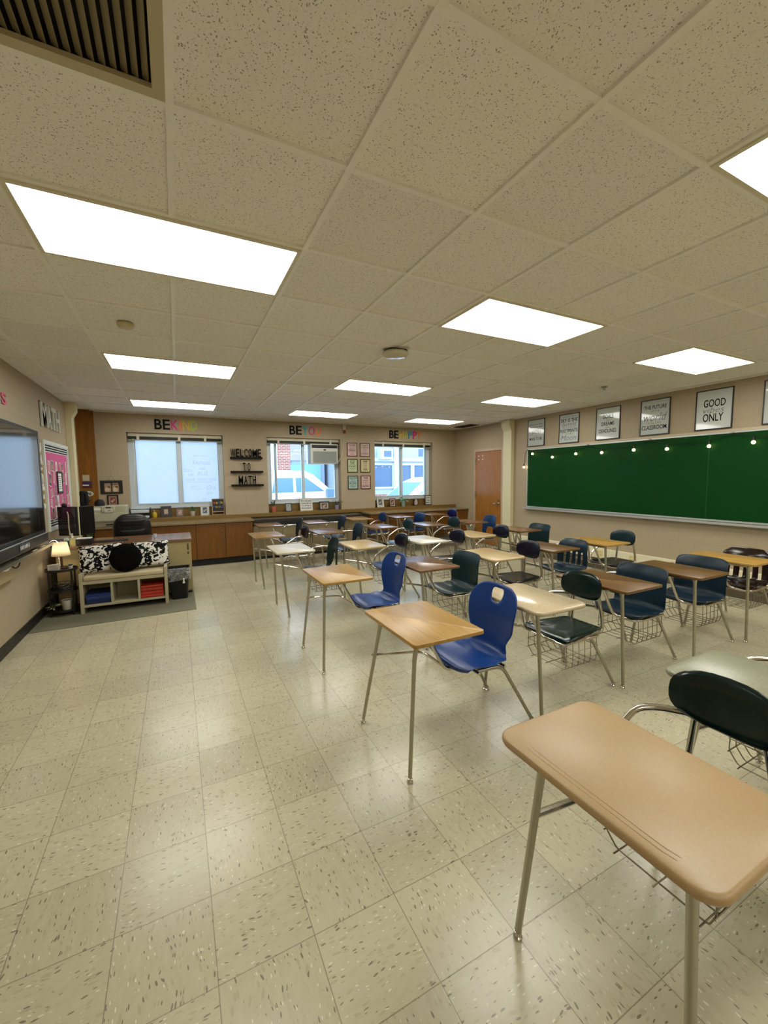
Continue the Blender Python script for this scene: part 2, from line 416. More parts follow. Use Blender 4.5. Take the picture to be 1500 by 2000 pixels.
def windows():
    fr = mat('window_aluminium', '#c3ccd1', .45, .1); dk = mat('window_gasket', '#3c4446', .5)
    sw = wood('sill_wood', '#7d6230', '#6b5226', 'X', .35)
    gl = NT('window_glass'); tr = gl.n('BsdfTransparent'); gb = gl.n('BsdfGlossy'); gb.inputs['Roughness'].default_value = .02
    tr.inputs[0].default_value = (.93, .97, .97, 1)
    fz = gl.n('Fresnel'); fz.inputs[0].default_value = 1.45; mx = gl.n('MixShader')
    gl.l(fz.outputs[0], mx.inputs[0]); gl.l(tr.outputs[0], mx.inputs[1]); gl.l(gb.outputs[0], mx.inputs[2]); gl.l(mx.outputs[0], gl.out.inputs[0])
    fl = NT('frosted_film'); t = fl.n('BsdfTranslucent'); t.inputs[0].default_value = (.93, .96, .97, 1); d = fl.n('BsdfDiffuse'); d.inputs[0].default_value = (.85, .88, .9, 1)
    nz = fl.n('TexNoise', i_Scale=3.0, i_Detail=4.0); fl.l(fl.coords(), nz.inputs['Vector'])
    rp = fl.n('ValToRGB'); rp.color_ramp.elements[0].color = (.86, .92, .96, 1); rp.color_ramp.elements[1].color = (.98, .99, 1, 1); fl.l(nz.outputs[0], rp.inputs[0]); fl.l(rp.outputs[0], t.inputs[0])
    m2 = fl.n('MixShader'); m2.inputs[0].default_value = .12; fl.l(t.outputs[0], m2.inputs[1]); fl.l(d.outputs[0], m2.inputs[2]); fl.l(m2.outputs[0], fl.out.inputs[0])
    panes = [[(-.637, .033), (.102, .75)], [(1.764, 1.848), (1.879, 2.421), (2.466, 3.17)], [(4.14, 4.825), (4.882, 5.537)]]
    zb, zt = 1.118, 2.30; Yf = 8.66
    for k, (w, ps) in enumerate(zip(WIN, panes)):
        root = bpy.data.objects.new('window_%d' % (k+1), None); COL.objects.link(root); root.location = ((w[0]+w[1])/2, 8.7, SILL_Z); struct(root)
        root.empty_display_size = .1
        M = Matrix.Translation((-(w[0]+w[1])/2, -8.7, -SILL_Z))
        f = MB(M); f.box(w[0], w[1], Yf, 8.76, 1.03, zb); f.box(w[0], w[1], Yf, 8.76, zt, WTOP)
        xs = [w[0]]+[q for p in ps for q in p]+[w[1]]
        for i in range(0, len(xs), 2): f.box(xs[i], xs[i+1], Yf, 8.76, zb, zt)
        for p in ps:                                         # stepped sash lip round each pane
            f.M = M @ Matrix(((1, 0, 0, 0), (0, 0, -1, Yf), (0, 1, 0, 0), (0, 0, 0, 1))); f.frame(p[0]-.012, p[1]+.012, zb-.012, zt+.012, .014, 0, .008); f.M = M
        f.build('window_frame', fr, root, smooth=False)
        f = MB(M)
        for p in ps: f.M = M @ Matrix(((1, 0, 0, 0), (0, 0, -1, Yf+.02), (0, 1, 0, 0), (0, 0, 0, 1))); f.frame(p[0]-.001, p[1]+.001, zb-.001, zt+.001, .006, 0, .012)
        f.build('gasket', dk, root, smooth=False)
        g = MB(M)
        for i, p in enumerate(ps): g.box(p[0]-.004, p[1]+.004, 8.705, 8.709, zb-.004, zt+.004)
        g.build('pane', gl.m, root, smooth=False)
        MB(M).box(w[0], w[1], 8.68, 8.76, .79, 1.03).build('apron', sw, root, smooth=False)
        MB(M).box(w[0], w[1], BACK_Y, 8.68, .79, SILL_Z).build('window_sill', sw, root, smooth=False)
        if k == 0:                                           # frosted sheets with faded writing
            for j, p in enumerate(ps):
                MB(M).box(p[0]+.002, p[1]-.002, 8.690, 8.692, zb+.002, zt-.002).build('frosted_sheet', fl.m, root, smooth=False)
            q = MB(M @ Matrix(((1, 0, 0, 0), (0, 0, -1, 8.6895), (0, 1, 0, 0), (0, 0, 0, 1))))
            for tx, x0, x1, y0, y1 in (('Kwartones', .30, .60, 1.84, 1.93), ('=', .31, .34, 1.775, 1.79), ('1b0', .40, .52, 1.74, 1.79), ('KLIZ', .38, .56, 1.64, 1.71), ('Dana', .15, .28, 1.70, 1.77),
                                       ('never', .20, .31, 1.62, 1.67), ('Anneson - Shannon - the list', .16, .70, 1.535, 1.595), ('we can see your', .18, .64, 1.485, 1.52), ('Sopra', .24, .36, 1.39, 1.45), ('by Sommer', .24, .44, 1.35, 1.385),
                                       ('Ora', .53, .68, 1.36, 1.44), ('lelo', .52, .64, 1.265, 1.32), ('st. -', .44, .56, 1.15, 1.20), ('Summary', .32, .56, 1.99, 2.03)):
                q.text(tx, x0, x1, y0, y1, 0, .0004, .25, -.01)
            q.build('handwriting', mat('faded_marker', '#d3dae6', .8, spec=.1), root, smooth=False)
        # raised blind
        t = thing('window_blind', ['raised blind at the top of the frosted window', 'raised blind above the window with the air conditioner', 'raised blind above the window closest to the corner'][k], 'blind', ((w[0]+w[1])/2, 8.585, WTOP), group='raised window blinds')
        L = (w[1]-w[0])/2-.015
        MB().box(-L, L, -.03, .03, -.062, 0).build('headrail', mat('blind_headrail', '#b9b39c', .5), t, smooth=False, bevel=.004)
        s = MB()
        for i in range(7): s.box(-L+.01, L-.01, -.026, .026, -.115+i*.0075, -.111+i*.0075)
        s.build('slat_stack', mat('blind_slats', '#2c3229', .5), t, smooth=False)
        for x in ((-.8, .05, .62) if k == 0 else (-.7, 0, .75)):
            MB().box(x*L-.022, x*L+.022, -.036, .034, -.118, .0).build('bracket', mat('blind_bracket', '#c4bea8', .5), t, smooth=False, bevel=.003)
        MB().box(-L, L, -.028, .028, -.128, -.118).build('bottom_rail', mat('blind_headrail', '#b9b39c', .5), t, smooth=False)
        if k == 0:
            MB().tube([(-L+.08, -.03, -.1), (-L+.085, -.035, -.5), (-L+.06, -.035, -.95)], .004, 6).build('wand', M_white, t)
TROFFERS = [(i, j) for i in (0, 4, 8) for j in (-6, -2, 1, 5, 9) if (i, j) != (0, -2)]  # row behind the viewer is unseen, added to brighten the near ceiling
def lights():
    T = .6096; X0, Y0c = -.573, 1.542
    dm = NT('lit_diffuser'); c = dm.coords(); o = dm.sep(c)
    wv = dm.math('SINE', dm.math('MULTIPLY', o[1], 2*PI/.19)); pr = dm.math('SINE', dm.math('MULTIPLY', o[0], 2*PI/.0085))
    st = dm.math('ADD', 1.0, dm.math('ADD', dm.math('MULTIPLY', wv, .06), dm.math('MULTIPLY', pr, .05)))
    dm.b.inputs['Base Color'].default_value = (.8, .8, .75, 1); dm.b.inputs['Emission Color'].default_value = LAMP_COLOR
    dm.l(dm.math('MULTIPLY', st, LAMP_STRENGTH), dm.b.inputs['Emission Strength'])
    tm = mat('troffer_trim', '#d6d0ba', .4)
    fme = MB(); W2, D2 = T-.012, T/2-.012
    fme.frame(-W2, W2, -D2, D2, .02, -.004, .012); fme.box(-W2, W2, -D2, D2, .05, .055)
    fme.box(-W2, -W2+.01, -D2, D2, .012, .05); fme.box(W2-.01, W2, -D2, D2, .012, .05); fme.box(-W2, W2, -D2, -D2+.01, .012, .05); fme.box(-W2, W2, D2-.01, D2, .012, .05)
    fm = fme.mesh('frame', tm, False); 
    dme = MB().box(-W2+.019, W2-.019, -D2+.019, D2-.019, .004, .007).mesh('diffuser', dm.m, False)
    rows = {-6: 'added unseen behind the viewer', -2: 'overhead near the viewer', 1: 'first row from the viewer', 5: 'middle row', 9: 'row beside the windows'}
    cols = {-1: 'over the open aisle', 0: 'over the open aisle', 4: 'over the middle of the desks', 8: 'on the chalkboard side'}
    for i, j in TROFFERS:
        t = thing('ceiling_light', 'lit rectangular ceiling light %s, %s' % (cols[i], rows[j]), 'ceiling light', (X0+(i+1)*T, Y0c+(j+.5)*T, H-.004), group='fluorescent ceiling lights')
        link('frame', fm, t); link('diffuser', dme, t)
def ceiling_bits():
    vm = mat('vent_paint', '#b5aa8c', .45); dk = mat('duct_dark', '#15130f', .8)
    T = .6096; x0, x1, y0, y1 = -.573+.012, .037-.012, 1.542-T+.012, 1.542-.012
    t = thing('air_vent', 'large square louvred air vent set in the ceiling over the open aisle', 'air vent', ((x0+x1)/2, (y0+y1)/2, H))
    h = (x1-x0)/2; b = MB().frame(-h, h, -h, h, .035, -.003, .012); b.build('frame', vm, t, smooth=False)
    MB().box(-h, h, -h, h, .07, .075).box(-h, -h+.01, -h, h, .012, .07).box(h-.01, h, -h, h, .012, .07).box(-h, h, -h, -h+.01, .012, .07).box(-h, h, h-.01, h, .012, .07).build('duct_box', dk, t, smooth=False)
    n = 19; s = MB()
    for i in range(n):
        x = -h+.05+(2*h-.1)*i/(n-1)
        s.M = Matrix.Translation((x, 0, .018)) @ Matrix.Rotation(math.radians(35), 4, 'Y'); s.box(-.010, .010, -h+.03, h-.03, -.0012, .0012)
    s.build('louvre', mat('louvre_paint', '#8d8368', .35, .3), t, smooth=False)
    t = thing('air_vent', 'narrow dark air vent in the ceiling by the far corner over the door', 'air vent', (6.07, 7.73, H))
    MB().frame(-.13, .13, -.3, .3, .012, -.004, .004).build('frame', mat('dark_vent_trim', '#2a2722', .5), t, smooth=False)
    MB().box(-.118, .118, -.288, .288, -.001, .003).build('louvre', dk, t, smooth=False)
    t = thing('smoke_detector', 'small round cream detector on the ceiling between two lights', 'detector', (-.286, 3.719, H))
    MB().lathe([(.055, .002), (.058, -.012), (.045, -.03), (.02, -.034), (0, -.034)], n=24).build('body', M_cream, t)
    t = thing('access_point', 'white domed disc on a dark base on the ceiling above the desks', 'ceiling device', (1.872, 3.439, H))
    MB().box(-.09, .09, -.09, .09, -.016, -.001, .03).build('base', M_black, t)
    MB().lathe([(.115, -.016), (.125, -.03), (.11, -.05), (.06, -.062), (0, -.064)], n=32).build('dome', mat('dome_plastic', '#c9c4ae', .12), t)
    t = thing('sprinkler_head', 'tiny metal sprinkler head on the ceiling close to the chalkboard wall', 'sprinkler', (5.163, 3.655, H))
    MB().lathe([(.04, .002), (.04, -.006), (.014, -.012), (.014, -.03), (.024, -.034), (.024, -.037), (0, -.037)], n=16).build('body', M_chrome, t)
def door():
    Y0, Y1 = 6.80, 7.66; X = RIGHT_X
    root = bpy.data.objects.new('door_1', None); COL.objects.link(root); root.location = (X, (Y0+Y1)/2, 0); struct(root)
    M = Matrix.Translation((-X, -(Y0+Y1)/2, 0))
    f = MB(M)
    f.box(X-.035, X, Y1, Y1+.055, 0, 2.18); f.box(X-.035, X, Y0-.055, Y0, 0, 2.18); f.box(X-.035, X, Y0, Y1, 2.125, 2.18)
    f.build('door_frame', mat('door_frame_paint', '#b39c86', .4), root, smooth=False, bevel=.004)
    MB(M).box(X-.022, X-.001, Y0+.003, Y1-.003, .012, 2.121).build('door_panel', wood('door_wood', '#a06c30', '#855523', 'Z', .24), root, smooth=False, bevel=.002)
    for z in (.3, 1.14, 1.92):
        MB(M).box(X-.042, X-.018, Y1-.016, Y1+.014, z-.06, z+.06).build('hinge', M_steel, root, smooth=False)
    h = MB(M); h.M = M @ wallM('R', Y0+.08, .955, .022); h.lathe([(.0, 0), (.03, 0), (.03, .008), (.012, .012), (.012, .05), (0, .05)], n=16); h.tube([(0, 0, .045), (-.05, .003, .05), (-.125, -.005, .045)], .009, 10)
    h.build('door_handle', M_chrome, root)
    h = MB(M); h.M = M @ wallM('R', Y0+.08, 1.03, .022); h.lathe([(0, 0), (.02, 0), (.018, .012), (0, .014)], n=16); h.build('lock_cylinder', M_chrome, root)
    for y, z in ((7.42, 2.03), (7.42, 1.95), (7.56, 2.03), (7.56, 1.95)):
        h = MB(M); h.M = M @ wallM('R', y, z, .022); h.box(-.014, .014, -.012, .012, 0, .0015); h.build('tape_mark', M_paper, root, smooth=False)
room(); windows(); lights(); ceiling_bits(); door()
# ================================================================ desk-and-chair units
TOPS = {
 'oak': wood('oak_laminate', '#b48d47', '#94702f', 'Y', .3), 'walnut': wood('walnut_laminate', '#6f4f20', '#503511', 'Y', .3),
 'brown': wood('brown_laminate', '#7a5a3e', '#5e4129', 'Y', .2), 'pale': wood('pale_laminate', '#9c7d55', '#80623d', 'Y', .25),
 'cream': speck('cream_speckle', '#b9a88a', '#ab9776', '#c8b99c', .16), 'beige': speck('beige_speckle', '#b39b70', '#97804f', '#c8b48c', .25),
 'white': speck('white_speckle', '#c6beac', '#a89f8c', '#dcd6c8', .25),
 'tan': speck('tan_hard_plastic', '#a98d64', '#a68a60', '#ae9269', .38), 'grey': speck('grey_green_hard_plastic', '#85836b', '#77755e', '#929078', .3)}
SHELL = {'royal': mat('royal_blue_plastic', '#013376', .32, spec=.4, var=.1, scale=5), 'navy': mat('navy_plastic', '#031e2d', .32, spec=.35, var=.15, scale=5), 'teal': mat('dark_teal_plastic', '#032326', .3, spec=.35, var=.15, scale=5),
 'blue': mat('blue_plastic', '#042c56', .32, spec=.4, var=.12, scale=5), 'ink': mat('ink_navy_plastic', '#04071a', .22, spec=.4, var=.2, scale=5), 'green': mat('dark_green_plastic', '#031a18', .2, spec=.4, var=.2, scale=5),
 'black': mat('black_seat_plastic', '#080b0d', .25, spec=.4, var=.2, scale=5), 'brown': mat('brown_plastic', '#1a0c06', .16, var=.2, scale=5), 'indigo': mat('indigo_plastic', '#060b44', .3, var=.15, scale=5)}
_ME = {}
def cached(key, fn):
    if key not in _ME: _ME[key] = fn()
    return _ME[key]
OX, OY = .48, .33                                   # base point inside a unit measured from its desktop corner
UM = Matrix.Translation((-OX, -OY, 0))
def top_mesh(kind):
    moulded = kind in ('tan', 'grey', 'cream', 'beige')
    b = MB(UM)
    if moulded:
        b.slab(rrect(0, .43, 0, .60, .055, 7), .726, .752, .010)
    else:
        b.slab(rrect(0, .43, 0, .60, .022, 4), .731, .750, .0025)
    return b.mesh('desktop', TOPS[kind], ang=50)
def groove_mesh(kind):
    b = MB(UM)
    for dx in (.028, .042): b.tube(path([(dx+.006, .50, .7512), (dx, .47, .7516), (dx, .12, .7516), (dx+.006, .09, .7512)], .02, 3), .0016, 6)
    return b.mesh('pencil_groove', TOPS[kind])
def leg_mesh(pts, r0=.0155, r1=.0115):
    b = MB(UM); P = path(pts, .06, 5); n = len(P)
    b.tube(P, r0, 12, r2=r1); return b.mesh('leg', M_steel)
def glide_mesh(x, y):
    return MB(UM).lathe([(.010, .028), (.013, .026), (.013, .014), (.011, .012), (.015, .008), (.015, .001), (.009, 0)], (x, y, 0), 12).mesh('foot_glide', M_chrome)
LEGS_SPLAY = {'fn': [(.025, .03, .728), (.02, .04, .66), (.015, .08, .02)], 'ff': [(.02, .41, .728), (.018, .43, .66), (.012, .66, .02)]}
LEGS_COMBO = {'fn': [(.05, .07, .725), (.06, .072, .70), (.13, .085, .02)], 'ff': [(.05, .45, .725), (.055, .46, .70), (.10, .585, .02)]}
def leg_sets(kind):
    d = dict(LEGS_SPLAY if kind == 'handle' else LEGS_COMBO)
    d['rn'] = [(.56, .22, .403), (.74, .21, .403), (.965, .178, .02)]
    d['rf'] = [(.56, .54, .403), (.74, .55, .403), (.975, .605, .02)]
    return d
def frame_mesh(kind):
    b = MB(UM)
    if kind == 'handle':
        b.tube(path([(.016, .52, .50), (.05, .46, .52), (.27, .36, .53), (.40, .34, .42)], .05), .008, 8)
        b.tube(path([(.22, .30, .728), (.34, .33, .52), (.42, .34, .392), (.72, .36, .392)], .05), .013, 10)
        b.tube([(.56, .20, .395), (.56, .56, .395)], .010, 8); b.tube([(.76, .20, .395), (.76, .56, .395)], .010, 8)
        b.box(.08, .34, .14, .46, .722, .730); b.box(.5, .80, .27, .46, .388, .402)
        b.tube([(.05, .05, .72), (.05, .42, .72)], .011, 8)
        return b.mesh('support_frame', M_chrome)
    # the far rail comes down from the desktop, the near one turns across under the seat front
    b.tube(path([(.20, .50, .722), (.33, .51, .70), (.435, .54, .403), (.56, .55, .403), (.80, .55, .403)], .05), .0115, 10)
    b.tube(path([(.80, .20, .403), (.50, .20, .403), (.46, .24, .398), (.405, .36, .42), (.29, .40, .69), (.20, .40, .722)], .05), .0115, 10)
    b.tube([(.52, .20, .403), (.52, .55, .403)], .009, 8); b.tube([(.78, .20, .403), (.78, .55, .403)], .009, 8)
    b.tube([(.05, .06, .720), (.05, .46, .720)], .0115, 8)
    b.box(.06, .36, .10, .50, .720, .727)
    b.tube([(.07, .49, .53), (.30, .52, .47), (.52, .55, .403)], .011, 8)
    return b.mesh('support_frame', M_chrome)
def arm_mesh(kind):
    b = MB(UM)
    if kind == 'oval': P = [(.58, .56, .403), (.53, .612, .42), (.56, .62, .52), (.735, .60, .63), (.79, .55, .642), (.84, .46, .65)]
    else: P = [(.58, .56, .403), (.52, .622, .43), (.53, .63, .60), (.59, .625, .675), (.73, .615, .68), (.80, .58, .675), (.835, .535, .65)]
    return b.tube(path(P, .07, 6), .0125, 10).mesh('arm_rail', M_chrome)
def basket_mesh():
    b = MB(UM); r = .0028
    for i in range(6):
        x = .485+i*.062; b.tube(path([(x, .205, .40), (x, .200, .27), (x+.02, .225, .205), (x+.02, .515, .205), (x, .545, .27), (x, .54, .40)], .015, 3), r, 6)
    for y, z in ((.202, .33), (.200, .265), (.235, .205), (.37, .205), (.505, .205), (.545, .265), (.543, .33)): b.tube([(.475, y, z), (.81, y, z)], r, 6)
    for x in (.475, .81): b.tube(path([(x, .202, .33), (x, .543, .33)], .02, 2), r, 6)
    return b.mesh('book_basket', M_wire)
def seat_curve(t, hgt, lean):
    P = [(.445, .405), (.455, .432), (.50, .445), (.58, .437), (.66, .428), (.735, .432), (.775, .462), (.79, .52), (.797, .60), (.807, .70), (.80+lean, hgt)]
    f = t*(len(P)-1); i = min(int(f), len(P)-2); f -= i
    p = [P[max(i-1, 0)], P[i], P[i+1], P[min(i+2, len(P)-1)]]
    def cr(k): return .5*((2*p[1][k])+(-p[0][k]+p[2][k])*f+(2*p[0][k]-5*p[1][k]+4*p[2][k]-p[3][k])*f*f+(-p[0][k]+3*p[1][k]-3*p[2][k]+p[3][k])*f**3)
    return cr(0), cr(1)
def shell_mesh(kind, col):
    """one-piece moulded seat and back; openings are real holes"""
    hgt, lean, dx = {'handle': (.855, .055, .02), 'plain': (.785, .04, .0), 'arch': (.825, .04, .0), 'slot': (.775, .045, .0), 'vee': (.82, .035, -.01)}[kind]
    wid = {'handle': [(0, .17), (.12, .212), (.3, .215), (.47, .205), (.58, .165), (.68, .158), (.82, .21), (.93, .218), (1, .185)],
           'plain': [(0, .18), (.12, .215), (.35, .222), (.55, .215), (.7, .218), (.9, .216), (1, .210)],
           'slot': [(0, .18), (.12, .215), (.35, .22), (.55, .215), (.7, .215), (.9, .205), (1, .18)],
           'arch': [(0, .17), (.12, .205), (.35, .21), (.55, .185), (.7, .185), (.9, .185), (1, .165)],
           'vee': [(0, .17), (.12, .205), (.35, .21), (.55, .19), (.7, .19), (.9, .18), (1, .14)]}[kind]
    def hw(t):
        for (a, x), (c, y) in zip(wid, wid[1:]):
            if t <= c:
                f = (t-a)/(c-a); f = f*f*(3-2*f); return x+(y-x)*f
        return wid[-1][1]
    nu, nv = 16, 40
    def fn(u, t):
        x, z = seat_curve(t, hgt, lean); s = 2*u-1
        if t > .93:                                              # rounded top corners
            z -= (t-.93)/.07*abs(s)**(5 if kind == 'handle' else 8)*(.045 if kind != 'plain' else .03)
        if t < .1: x += abs(s)**4*.05*(1-t/.1)
        x += dx*min(1, max(0, (t-.25)*3)); y = .375+hw(t)*s*(1-.62*max(0, 1-abs(t-.925)/.024)*math.exp(-(s/.32)**4) if kind == 'handle' else 1)
        sd = s*s
        if t < .5: z += .012*sd*sd - .008*(1-sd)*min(1, t*6)
        else: x -= .036*sd*min(1, (t-.5)*5)
        if .42 < t < .62: z += .012*sd
        return (x, y, z)
    def skip(i, j):
        c = abs(i+.5-nu/2); t = (j+.5)/nv
        if kind == 'handle': return .92 < t < .975 and c < 2
        if kind == 'arch': return .58 < t < .80 and c < 3.6 + (0 if t < .76 else -1)
        if kind == 'vee': return .58 < t < .82 and c < 3.8-(t-.58)*14
        if kind == 'slot': return .60 < t < .83 and i in (3, 6, 9, 12)
        return False
    b = MB(UM); b.grid(fn, nu, nv, skip)
    for e in [v for v in b.bm.verts if not v.link_faces]: b.bm.verts.remove(e)
    return b.mesh('seat_shell', SHELL[col], ang=180)
def oval_seat_mesh(col):
    P = [(.445, .19), (.455, .175), (.49, .168), (.72, .20), (.86, .222), (.878, .24), (.88, .51), (.86, .53), (.72, .55), (.49, .58), (.455, .572), (.445, .555)]
    b = MB(UM); n = 48
    out = []
    for k in range(len(P)):
        out += [P[k], tuple((P[k][i]+P[(k+1) % len(P)][i])/2 for i in (0, 1))]
    b2 = MB(UM); cx, cy = .66, .375
    rings = []
    for sc, z in ((.96, .424), (1.0, .431), (.99, .442), (.93, .447), (.7, .441), (.4, .437)):
        rings.append([b2.v((cx+(p[0]-cx)*sc, cy+(p[1]-cy)*sc, z-(.016*max(0, (.50-p[0])/.06) if p[0] < .5 else 0)*sc)) for p in out])
    m = len(out); b2._face(rings[0][::-1]); b2._face(rings[-1])
    for A, B in zip(rings, rings[1:]):
        for i in range(m): b2._face([A[i], A[(i+1) % m], B[(i+1) % m], B[i]])
    b.bm.free(); return b2.mesh('seat', SHELL[col], ang=60)
def seat_rim_mesh():
    P = [(.445, .175), (.49, .165), (.72, .197), (.87, .218), (.886, .24), (.886, .51), (.87, .535), (.72, .553), (.49, .585), (.445, .572)]
    return MB(UM).tube(path([(x, y, .423-(.016 if x < .46 else 0)) for x, y in P+P[:1]], .02, 3), .0055, 8).mesh('seat_rim', M_chrome)
def oval_back_mesh(col):
    b = MB(UM); nu, nv = 24, 10; W2, H2 = .170, .098
    def pt(u, v, side):
        a = 2*PI*u; rr = v
        c, s = math.cos(a), math.sin(a); e = 2/2.7
        y = W2*rr*abs(c)**e*(1 if c > 0 else -1); z = H2*rr*abs(s)**e*(1 if s > 0 else -1)
        th = .014*(1-rr**6)+.002
        return (.836-1.3*y*y+.12*z+side*th, .350+y, .735+z)
    F = [[b.v(pt(i/32, j/8, -1)) for i in range(32)] for j in range(1, 9)]; B = [[b.v(pt(i/32, j/8, 1)) for i in range(32)] for j in range(1, 9)]
    cf, cb = b.v(pt(0, 0, -1)), b.v(pt(0, 0, 1))
    for G, cc in ((F, cf), (B, cb)):
        for i in range(32): b._face([cc, G[0][i], G[0][(i+1) % 32]])
        for A, C in zip(G, G[1:]):
            for i in range(32): b._face([A[i], A[(i+1) % 32], C[(i+1) % 32], C[i]])
    for i in range(32): b._face([F[-1][i], F[-1][(i+1) % 32], B[-1][(i+1) % 32], B[-1][i]])
    return b.mesh('backrest', SHELL[col], ang=80)
def post_mesh(y, s):
    return MB(UM).tube(path([(.80, y, .403), (.885, y, .41), (.89, y+s*.005, .50), (.872, y+s*.03, .68), (.872, y+s*.035, .76)], .05), .0122, 10).mesh('back_post', M_chrome)
def unit(x, y, top, kind, seat, back, label):
    """(x, y): near front corner of the desktop; the sitter faces -x"""
    t = thing('student_desk', label, 'desk', (x+OX, y+OY, 0), 0, 'student desks with attached chairs')
    link('desktop', cached(('top', top), lambda: top_mesh(top)), t)
    if top == 'tan': link('pencil_groove', cached(('groove', top), lambda: groove_mesh(top)), t)
    lk = 'handle' if kind == 'handle' else 'combo'
    for k, pts in leg_sets(lk).items():
        lg = link('leg', cached(('leg', lk, k), lambda: leg_mesh(pts, *((.0125, .0105) if lk == 'handle' or k[0] == 'r' else (.0155, .0115)))), t)
        link('foot_glide', cached(('glide', lk, k), lambda: glide_mesh(pts[-1][0], pts[-1][1])), lg)
    link('support_frame', cached(('frame', lk), lambda: frame_mesh(lk)), t)
    if kind == 'oval':
        link('seat', cached(('seat', seat), lambda: oval_seat_mesh(seat)), t); link('seat_rim', cached('rim', seat_rim_mesh), t)
        link('backrest', cached(('oback', back), lambda: oval_back_mesh(back)), t)
        for yy, s in ((.225, 1), (.485, -1)): link('back_post', cached(('post', yy), lambda: post_mesh(yy, s)), t)
    else:
        o = link('seat_shell', cached(('shell', kind, seat), lambda: shell_mesh(kind, seat)), t)
        m = o.modifiers.new('thickness', 'SOLIDIFY'); m.thickness = .009; m.offset = 0
        m = o.modifiers.new('smooth', 'SUBSURF'); m.levels = 1; m.render_levels = 1
    if kind != 'handle':
        link('arm_rail', cached(('arm', kind == 'oval'), lambda: arm_mesh('oval' if kind == 'oval' else 'shell')), t)
        link('book_basket', cached('basket', basket_mesh), t)
    return t
UNITS = [
 (.855, .34, 'tan', 'oval', 'green', 'green', 'tan moulded desk with a pencil groove and dark oval backrest, closest to the viewer'),
 (1.755, .35, 'grey', 'oval', 'green', 'green', 'grey-green topped desk just behind the tan desk with the pencil groove'),
 (.975, 1.62, 'oak', 'handle', 'royal', 'royal', 'golden oak desk with royal blue handle-hole chair, the nearer of the two such desks'),
 (1.845, 1.66, 'cream', 'oval', 'green', 'green', 'glossy cream desk with dark green oval backrest, right behind the nearer royal blue chair'),
 (2.712, 1.70, 'walnut', 'plain', 'navy', 'navy', 'walnut desk with navy shell chair, directly behind the glossy cream desk with green seat'),
 (3.565, 1.66, 'walnut', 'plain', 'navy', 'navy', 'walnut desk with navy shell chair, in front of the slotted brown chair by the chalkboard'),
 (4.50, 1.69, 'oak', 'slot', 'brown', 'brown', 'oak desk with slotted dark brown chair under the chalkboard tray'),
 (.96, 2.94, 'oak', 'handle', 'royal', 'royal', 'golden oak desk with royal blue handle-hole chair, the farther of the two such desks'),
 (1.825, 2.94, 'brown', 'plain', 'teal', 'teal', 'brown desk with dark teal shell chair, behind the farther royal blue chair'),
 (2.675, 2.97, 'beige', 'oval', 'black', 'ink', 'beige desk with ink-navy oval backrest and black seat, behind the dark teal shell chair'),
 (3.535, 3.02, 'walnut', 'slot', 'navy', 'navy', 'walnut desk with glossy navy slotted chair'),
 (4.37, 2.98, 'oak', 'oval', 'black', 'teal', 'pale oak desk with teal oval backrest beside the wall outlets under the chalkboard'),
 (.93, 4.40, 'white', 'vee', 'teal', 'teal', 'whitish speckled desk by the aisle with a tall chair notched in a narrow V'),
 (1.765, 4.25, 'beige', 'oval', 'blue', 'ink', 'beige desk with black oval backrest and shiny blue seat, behind the V-notched chair'),
 (2.62, 4.20, 'white', 'oval', 'black', 'ink', 'white-topped desk with black oval backrest, in the middle of the room'),
 (3.475, 4.27, 'beige', 'oval', 'black', 'ink', 'beige desk with black oval backrest, in line with the wooden door'),
 (4.42, 4.36, 'brown', 'plain', 'teal', 'teal', 'brown desk with dark teal shell chair against the wall between door and chalkboard'),
 (.91, 5.74, 'pale', 'oval', 'black', 'ink', 'pale oak desk with small black oval backrest near the end of the base cabinets'),
 (1.80, 5.68, 'brown', 'arch', 'navy', 'navy', 'brown desk with navy arch-backed chair, behind the pale oak desk by the aisle'),
 (2.78, 5.82, 'brown', 'oval', 'teal', 'teal', 'brown desk with rounded teal oval backrest in the row before last, near the radiator end'),
 (3.64, 5.66, 'brown', 'oval', 'teal', 'teal', 'brown desk with bright teal oval backrest in front of the corner cabinets'),
 (4.49, 5.62, 'brown', 'arch', 'blue', 'blue', 'brown desk with blue arch-backed chair standing before the wooden door'),
 (1.21, 7.05, 'brown', 'arch', 'navy', 'navy', 'brown desk with navy arch-backed chair, by the cabinet end in the last row'),
 (2.06, 7.08, 'brown', 'arch', 'navy', 'navy', 'brown desk with navy arch-backed chair in front of the middle of the radiator cover'),
 (3.00, 7.25, 'pale', 'oval', 'blue', 'blue', 'pale desk with small blue oval backrest below the six framed quotes'),
 (3.90, 7.18, 'brown', 'plain', 'blue', 'blue', 'brown desk with bright blue shell chair by the corner window cabinets'),
 (4.78, 7.26, 'brown', 'oval', 'indigo', 'indigo', 'brown desk with indigo oval backrest in the far corner before the corner cabinets'),
]
for u in UNITS: unit(*u)
